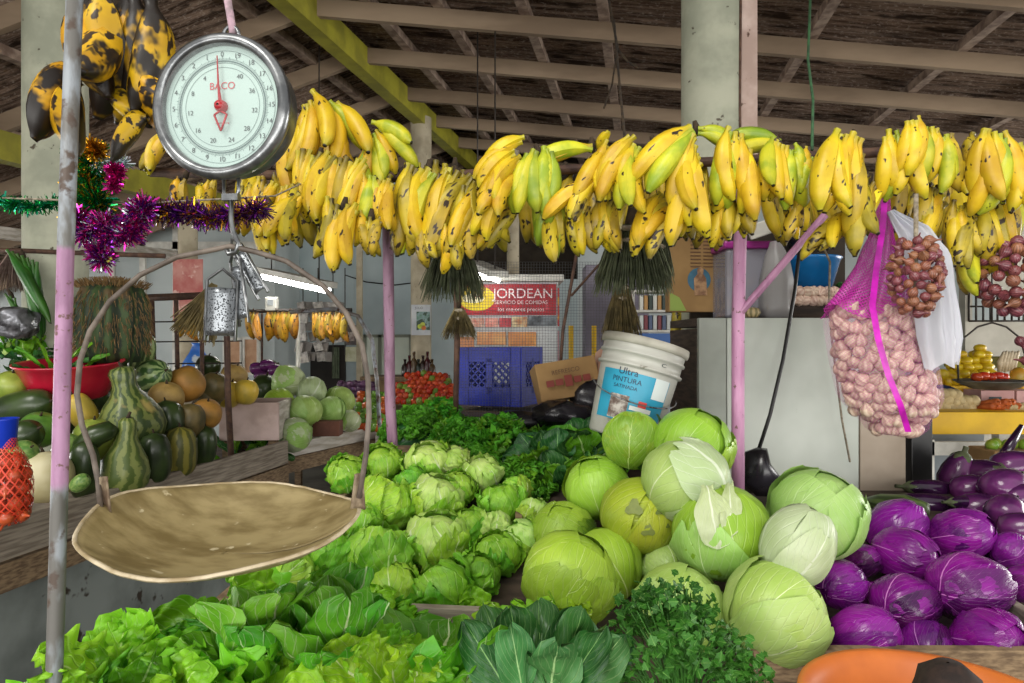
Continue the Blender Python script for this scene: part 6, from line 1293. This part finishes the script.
for x, z, h in ((-.01, -.07, '#b8c832'), (.03, -.085, '#d8742a'), (.02, -.05, '#c9d048')): MB().lathe([(.001, 0), (.026, 0)], 14).xf(toY).xf(Matrix.Translation((x, -.0125, z))).build('printed_fruit', plain('printed fruit '+h, h, None), pic)
text_mesh([('JULIO', .035, -.02, .13, 0, 0, -.0075)], [ink], 'lettering', t)
c = P(188, 290, 7.05); tag(MB().box(c, (.3, .01, .62)).build('paper_poster', plain('pink flowery poster', '#c98f84', '#b5605c', 5, .7, spots=('#d8b0a4', 7, .55))), 'pinkish flowery poster wrapped on the cream column', 'poster')
c = P(352, 338, 9.5); t = thing('wall_poster', 'dark framed poster of a person in white on the blue wall', 'poster', c)
MB().box((0, 0, .04), (.16, .02, .27)).build('frame', plain('dark poster frame', '#3a302c', '#574640', 12), t); MB().box((0, -.012, .02), (.07, .006, .12)).build('figure_print', plain('pale figure print', '#b5a69a', '#7a625a', 20), t); MB().box((.01, -.01, -.22), (.19, .02, .2)).build('notice', plain('yellowed notice', '#c4c3a4', '#a9a880', 8), t)
# meter box, grey packets hanging behind the small bananas
c = P(272, 304, 6.2); t = thing('meter_box', 'small white box standing on the far rail', 'box', c); MB().box((0, 0, 0), (.1, .08, .12)).build('housing', M['white'], t, bevel=.008); MB().box((0, -.042, .01), (.05, .006, .05)).build('cover', plain('grey box cover', '#8f9496', None), t)
gp = [plain('grey packet %s' % h, h, '#77736e', 20, .5) for h in ('#a9a39c', '#6d665f', '#c2bcb4', '#8a8078')]
pkme = [MB().box((0, 0, -.05), (.085, .035, .10)).jitter(.012, 20, i).mesh('hanging_packet', m) for i, m in enumerate(gp)]
for r in range(6):
    for i in range(6):
        if r > 3 and i > 3: continue
        tag(put('hanging_packet', pkme[(i+2*r) % 4], P(301+i*8+(r % 2)*3, 302+r*10, 7.6+.05*(i % 2)), (0, rng.uniform(-.3, .3), rng.uniform(-.6, .6)), rng.uniform(.9, 1.2)), 'grey packet on the hanging display by the dark doorway', 'packet', 'grey packets on the hanging display')
for px in (303, 318, 333, 345): q = P(px, 300, 7.66); ropeth([P(px, 268, 7.66), P(px, 355, 7.66)], .006, M['dark'], 'dark strip the grey packets hang on, by the doorway', 'display_strip', 'strip')['group'] = 'strips of the hanging display'
bl = P(197, 362, 5.6); tag(MB().lathe([(.002, -.18), (.09, -.17), (.12, -.1), (.1, 0), (.06, .08), (.04, .14), (.05, .16)], 20).jitter(.02, 9).build('blue_bag', plain('blue and white film', '#2a62b8', '#3f7acc', 6, .4, spots=('#c9d2da', 7, .56)), loc=bl), 'blue and white bag hanging behind the rusty rack', 'bag')
ropeth([P(345, 275, 9.3), P(366, 282, 9.3), P(395, 285, 9.3), P(420, 282, 9.3), P(470, 255, 9.3)], .008, M['black'], 'slack black cable along the top of the blue wall', 'cable', 'cable')
# ================================================================ YELLOW STALL ACROSS THE AISLE
yw = plain('yellow table paint', '#e3b600', '#cfa200', 4, .45, .05); a, b = P(922, 440, 4.7), P(1060, 412, 4.7)
t = thing('yellow_table', 'bright yellow market table on a white frame', 'table', ((a.x+b.x)/2, 4.7, 0)); w = b.x-a.x
MB().box((0, .0, (a.z+b.z)/2+.02), (w, .03, b.z-a.z-.04)).build('front_board', yw, t, bevel=.003); MB().box((0, .27, b.z-.02), (w, .56, .04)).build('table_top', yw, t, bevel=.004)
for x in (-w/2+.05, w/2-.05):
    for y in (.05, .5): MB().box((x, y, a.z/2), (.08, .08, a.z)).build('leg', M['white'], t)
MB().box((-.15, .03, a.z-.06), (w-.3, .04, .09)).build('apron', M['white'], t); MB().box((-.1, .4, .5), (w-.3, .03, .9)).build('back_panel', plain('bluish grey board', '#8f979c', '#7c858b', 3, .7), t)
tz = b.z
pot = plain('pale potato skin', '#c4b184', '#a8946a', 12, .7, .2, vary=.2); pome = MB().lathe(ellip(.045, .11), 14).jitter(.008, 20).mesh('potato', pot); car = plain('carrot skin', '#c0632c', '#a54e22', 14, .6, .2, vary=.2); came = MB().lathe([(.002, -.1), (.008, -.095), (.018, -.03), (.026, .06), (.022, .078), (.006, .082), (.004, .1)], 14).mesh('carrot', car)
for i in range(18):
    r = i//7; p = P(930+(i % 7)*6.6+r*3, 407-r*6, 4.95); tag(put('potato', pome, p, pile_rot(rng), .95), 'pale potato on the yellow table beside the carrots', 'potato', 'potatoes on the yellow table')
for i in range(11):
    r = i//6; p = P(984+(i % 6)*5.5+r*3, 407-r*4, 4.9); tag(put('carrot', came, p, (RD(80), 0, rng.uniform(-.5, .9)), 1.0), 'carrot lying on the yellow table beside the potatoes', 'carrot', 'carrots on the yellow table')
for i in range(5):
    p = P(1008+i*5, 407, 4.85); tag(put('sweet_potato', pome, p, (0, PI/2, rng.uniform(-.6, .6)), .7), 'small root on the yellow table past the carrots', 'root', 'small roots past the carrots')
for i, (px0, px1) in enumerate(((972, 1005), (1007, 1040))):
    a, b = P(px0, 406, 5.2), P(px1, 391, 5.2); t = thing('pink_carton', ('pink carton standing behind the carrots', 'pink carton at the picture edge behind the small roots')[i], 'carton', ((a.x+b.x)/2, 5.2, (a.z+b.z)/2)); MB().box((0, 0, 0), (b.x-a.x, .2, b.z-a.z+.02)).build('carton', plain('pink carton', '#cfa7a4', '#bd918e', 5, .8), t, bevel=.004); MB().box((-.02, -.103, .01), (.09, .004, .02)).build('print', ink, t)
a = P(941, 395, 5.1); tag(MB().lathe(ellip(.11, .15, 2.6, 16), 28).jitter(.02, 12).build('blue_cloth_bag', plain('navy cloth', '#26386e', '#1c2a55', 10, .8), loc=a), 'navy blue cloth bag on the potatoes', 'bag')
c = P(992, 384, 4.9); t = thing('hanging_pan', 'dark shallow weighing pan hanging over the carrots', 'pan', c)
mb = MB().lathe([(.002, -.045), (.12, -.035), (.2, .0), (.235, .02), (.24, .024), (.235, .028), (.19, .008), (.11, -.027), (.002, -.037)], 40); mb.build('bowl', plain('dark tin', '#6d6d68', '#55554f', 14, .5, .1, metal=.4), t)
MB().tube([(-.235, 0, .02), (-.24, 0, .16), (-.2, 0, .32), (-.1, 0, .40), (0, 0, .43), (.1, 0, .40), (.2, 0, .32), (.24, 0, .16), (.235, 0, .02)], .007, 8).build('handle', M['dark'], t); MB().tube([(0, 0, .43), (0, 0, .8), (0, 0, 1.3)], .006, 6).build('hanger', M['dark'], t)
t = thing('back_shelf', 'olive green shelf board behind the yellow fruit stacks', 'shelf', (P(1000, 360, 6.0).x, 6.0, 0)); z = P(1000, 362, 6.0).z; MB().box((0, 0, z), (.75, .35, .09)).build('shelf_board', plain('olive shelf paint', '#8d8a2c', '#757222', 4, .7), t, bevel=.004)
for sx in (-1, 1): MB().box((sx*.33, .0, z/2), (.06, .06, z)).build('leg', M['wood'], t)
z2 = P(985, 384, 5.5).z; t = thing('fruit_table', 'low table of yellow mango stacks behind the hanging pan', 'table', (P(985, 384, 5.55).x, 5.6, 0)); MB().box((0, 0, z2-.03), (1.0, .5, .05)).build('table_top', yw, t, bevel=.004)
for sx in (-1, 1): MB().box((sx*.45, 0, z2/2-.03), (.05, .4, z2-.05)).build('trestle', M['white'], t)
mg = plain('yellow mango skin', '#d8bc22', '#c2a01c', 5, .35, vary=.15); mgme = MB().lathe(ellip(.055, .075), 16).mesh('mango', mg)
for sx_, px in enumerate((961, 980)):
    for lv in range(4 if sx_ == 0 else 5):
        for k in range(5 if lv < 3 else 4):
            q = k*2*PI/(5 if lv < 3 else 4)+lv*.6; r = .085-.012*lv; p = P(px, 379-lv*6.2, 5.5)+Vector((r*math.cos(q), r*math.sin(q), 0)); tag(put('mango', mgme, p, (rng.uniform(-.3, .3), rng.uniform(-.3, .3), q), .82), ('yellow mango in the shorter stack beside the plastic bag', 'yellow mango in the taller stack')[sx_], 'mango', ('mangoes of the shorter stack', 'mangoes of the taller stack')[sx_])
    p = P(px, 379-(4 if sx_ == 0 else 5)*6.2, 5.5); tag(put('mango', mgme, p, (0, 0, 0), .82), ('yellow mango crowning the shorter stack', 'yellow mango crowning the taller stack')[sx_], 'mango')
for i in range(6): tag(put('mango', mgme, P(938+i*4.5, 381-(i % 2)*6, 5.45), pile_rot(rng), .9), 'loose yellow mango beside the navy cloth bag', 'mango', 'loose mangoes')
for i, px in enumerate((977, 984, 991, 998, 1003)):
    tag(put('tomato', tome, P(px, 377-(i % 2), 5.1), (0, 0, i), 1.15), 'shiny red tomato in the hanging pan', 'tomato', 'tomatoes in the hanging pan')
for i in range(6): tag(MB().tube([P(999+i*3, 372, 5.7), P(1000+i*3, 362, 5.68), P(1004+i*2.4, 352, 5.7)], [.012, .022, .01], 8).build('white_radish', plain('pale root skin', '#cdbfa4', '#b5a488', 10, .6)) if i == 0 else put('white_radish', bpy.data.objects['white_radish'].data, (i*.024, .0, .006*(i % 2)), (0, 0, 0)), 'pale long root in the bundle beside the taller mango stack', 'root', 'pale roots in the bundle')
c = P(1018, 378, 5.3); tag(put('papaya', MB().lathe(ellip(.06, .17), 18).mesh('papaya', plain('ripe papaya skin', '#c98a2a', '#a8902a', 5, .4)), (c.x, c.y, c.z), (.2, .1, 0), 1), 'orange papaya standing at the picture edge', 'papaya')
c = P(1005, 450, 4.3); t = thing('produce_basket', 'tan basket with green fruit and purple stems at the picture edge', 'basket', c); MB().box((0, 0, -.06), (.3, .25, .14)).jitter(.005, 9).build('basket', M['cardboard'], t, bevel=.01)
for i in range(5): tag(put('green_tomato', gme2, c+Vector((-.1+.05*i, -.03+.04*(i % 2), .035)), pile_rot(rng), 1.1), 'green fruit in the tan basket', 'fruit', 'green fruit in the basket')
tag(MB().tube([P(1000, 462, 4.0), P(1010, 445, 4.0), P(1022, 425, 4.0)], [.03, .028, .012], 12).build('eggplant', ed), 'dark eggplant leaning on the tan basket', 'eggplant')
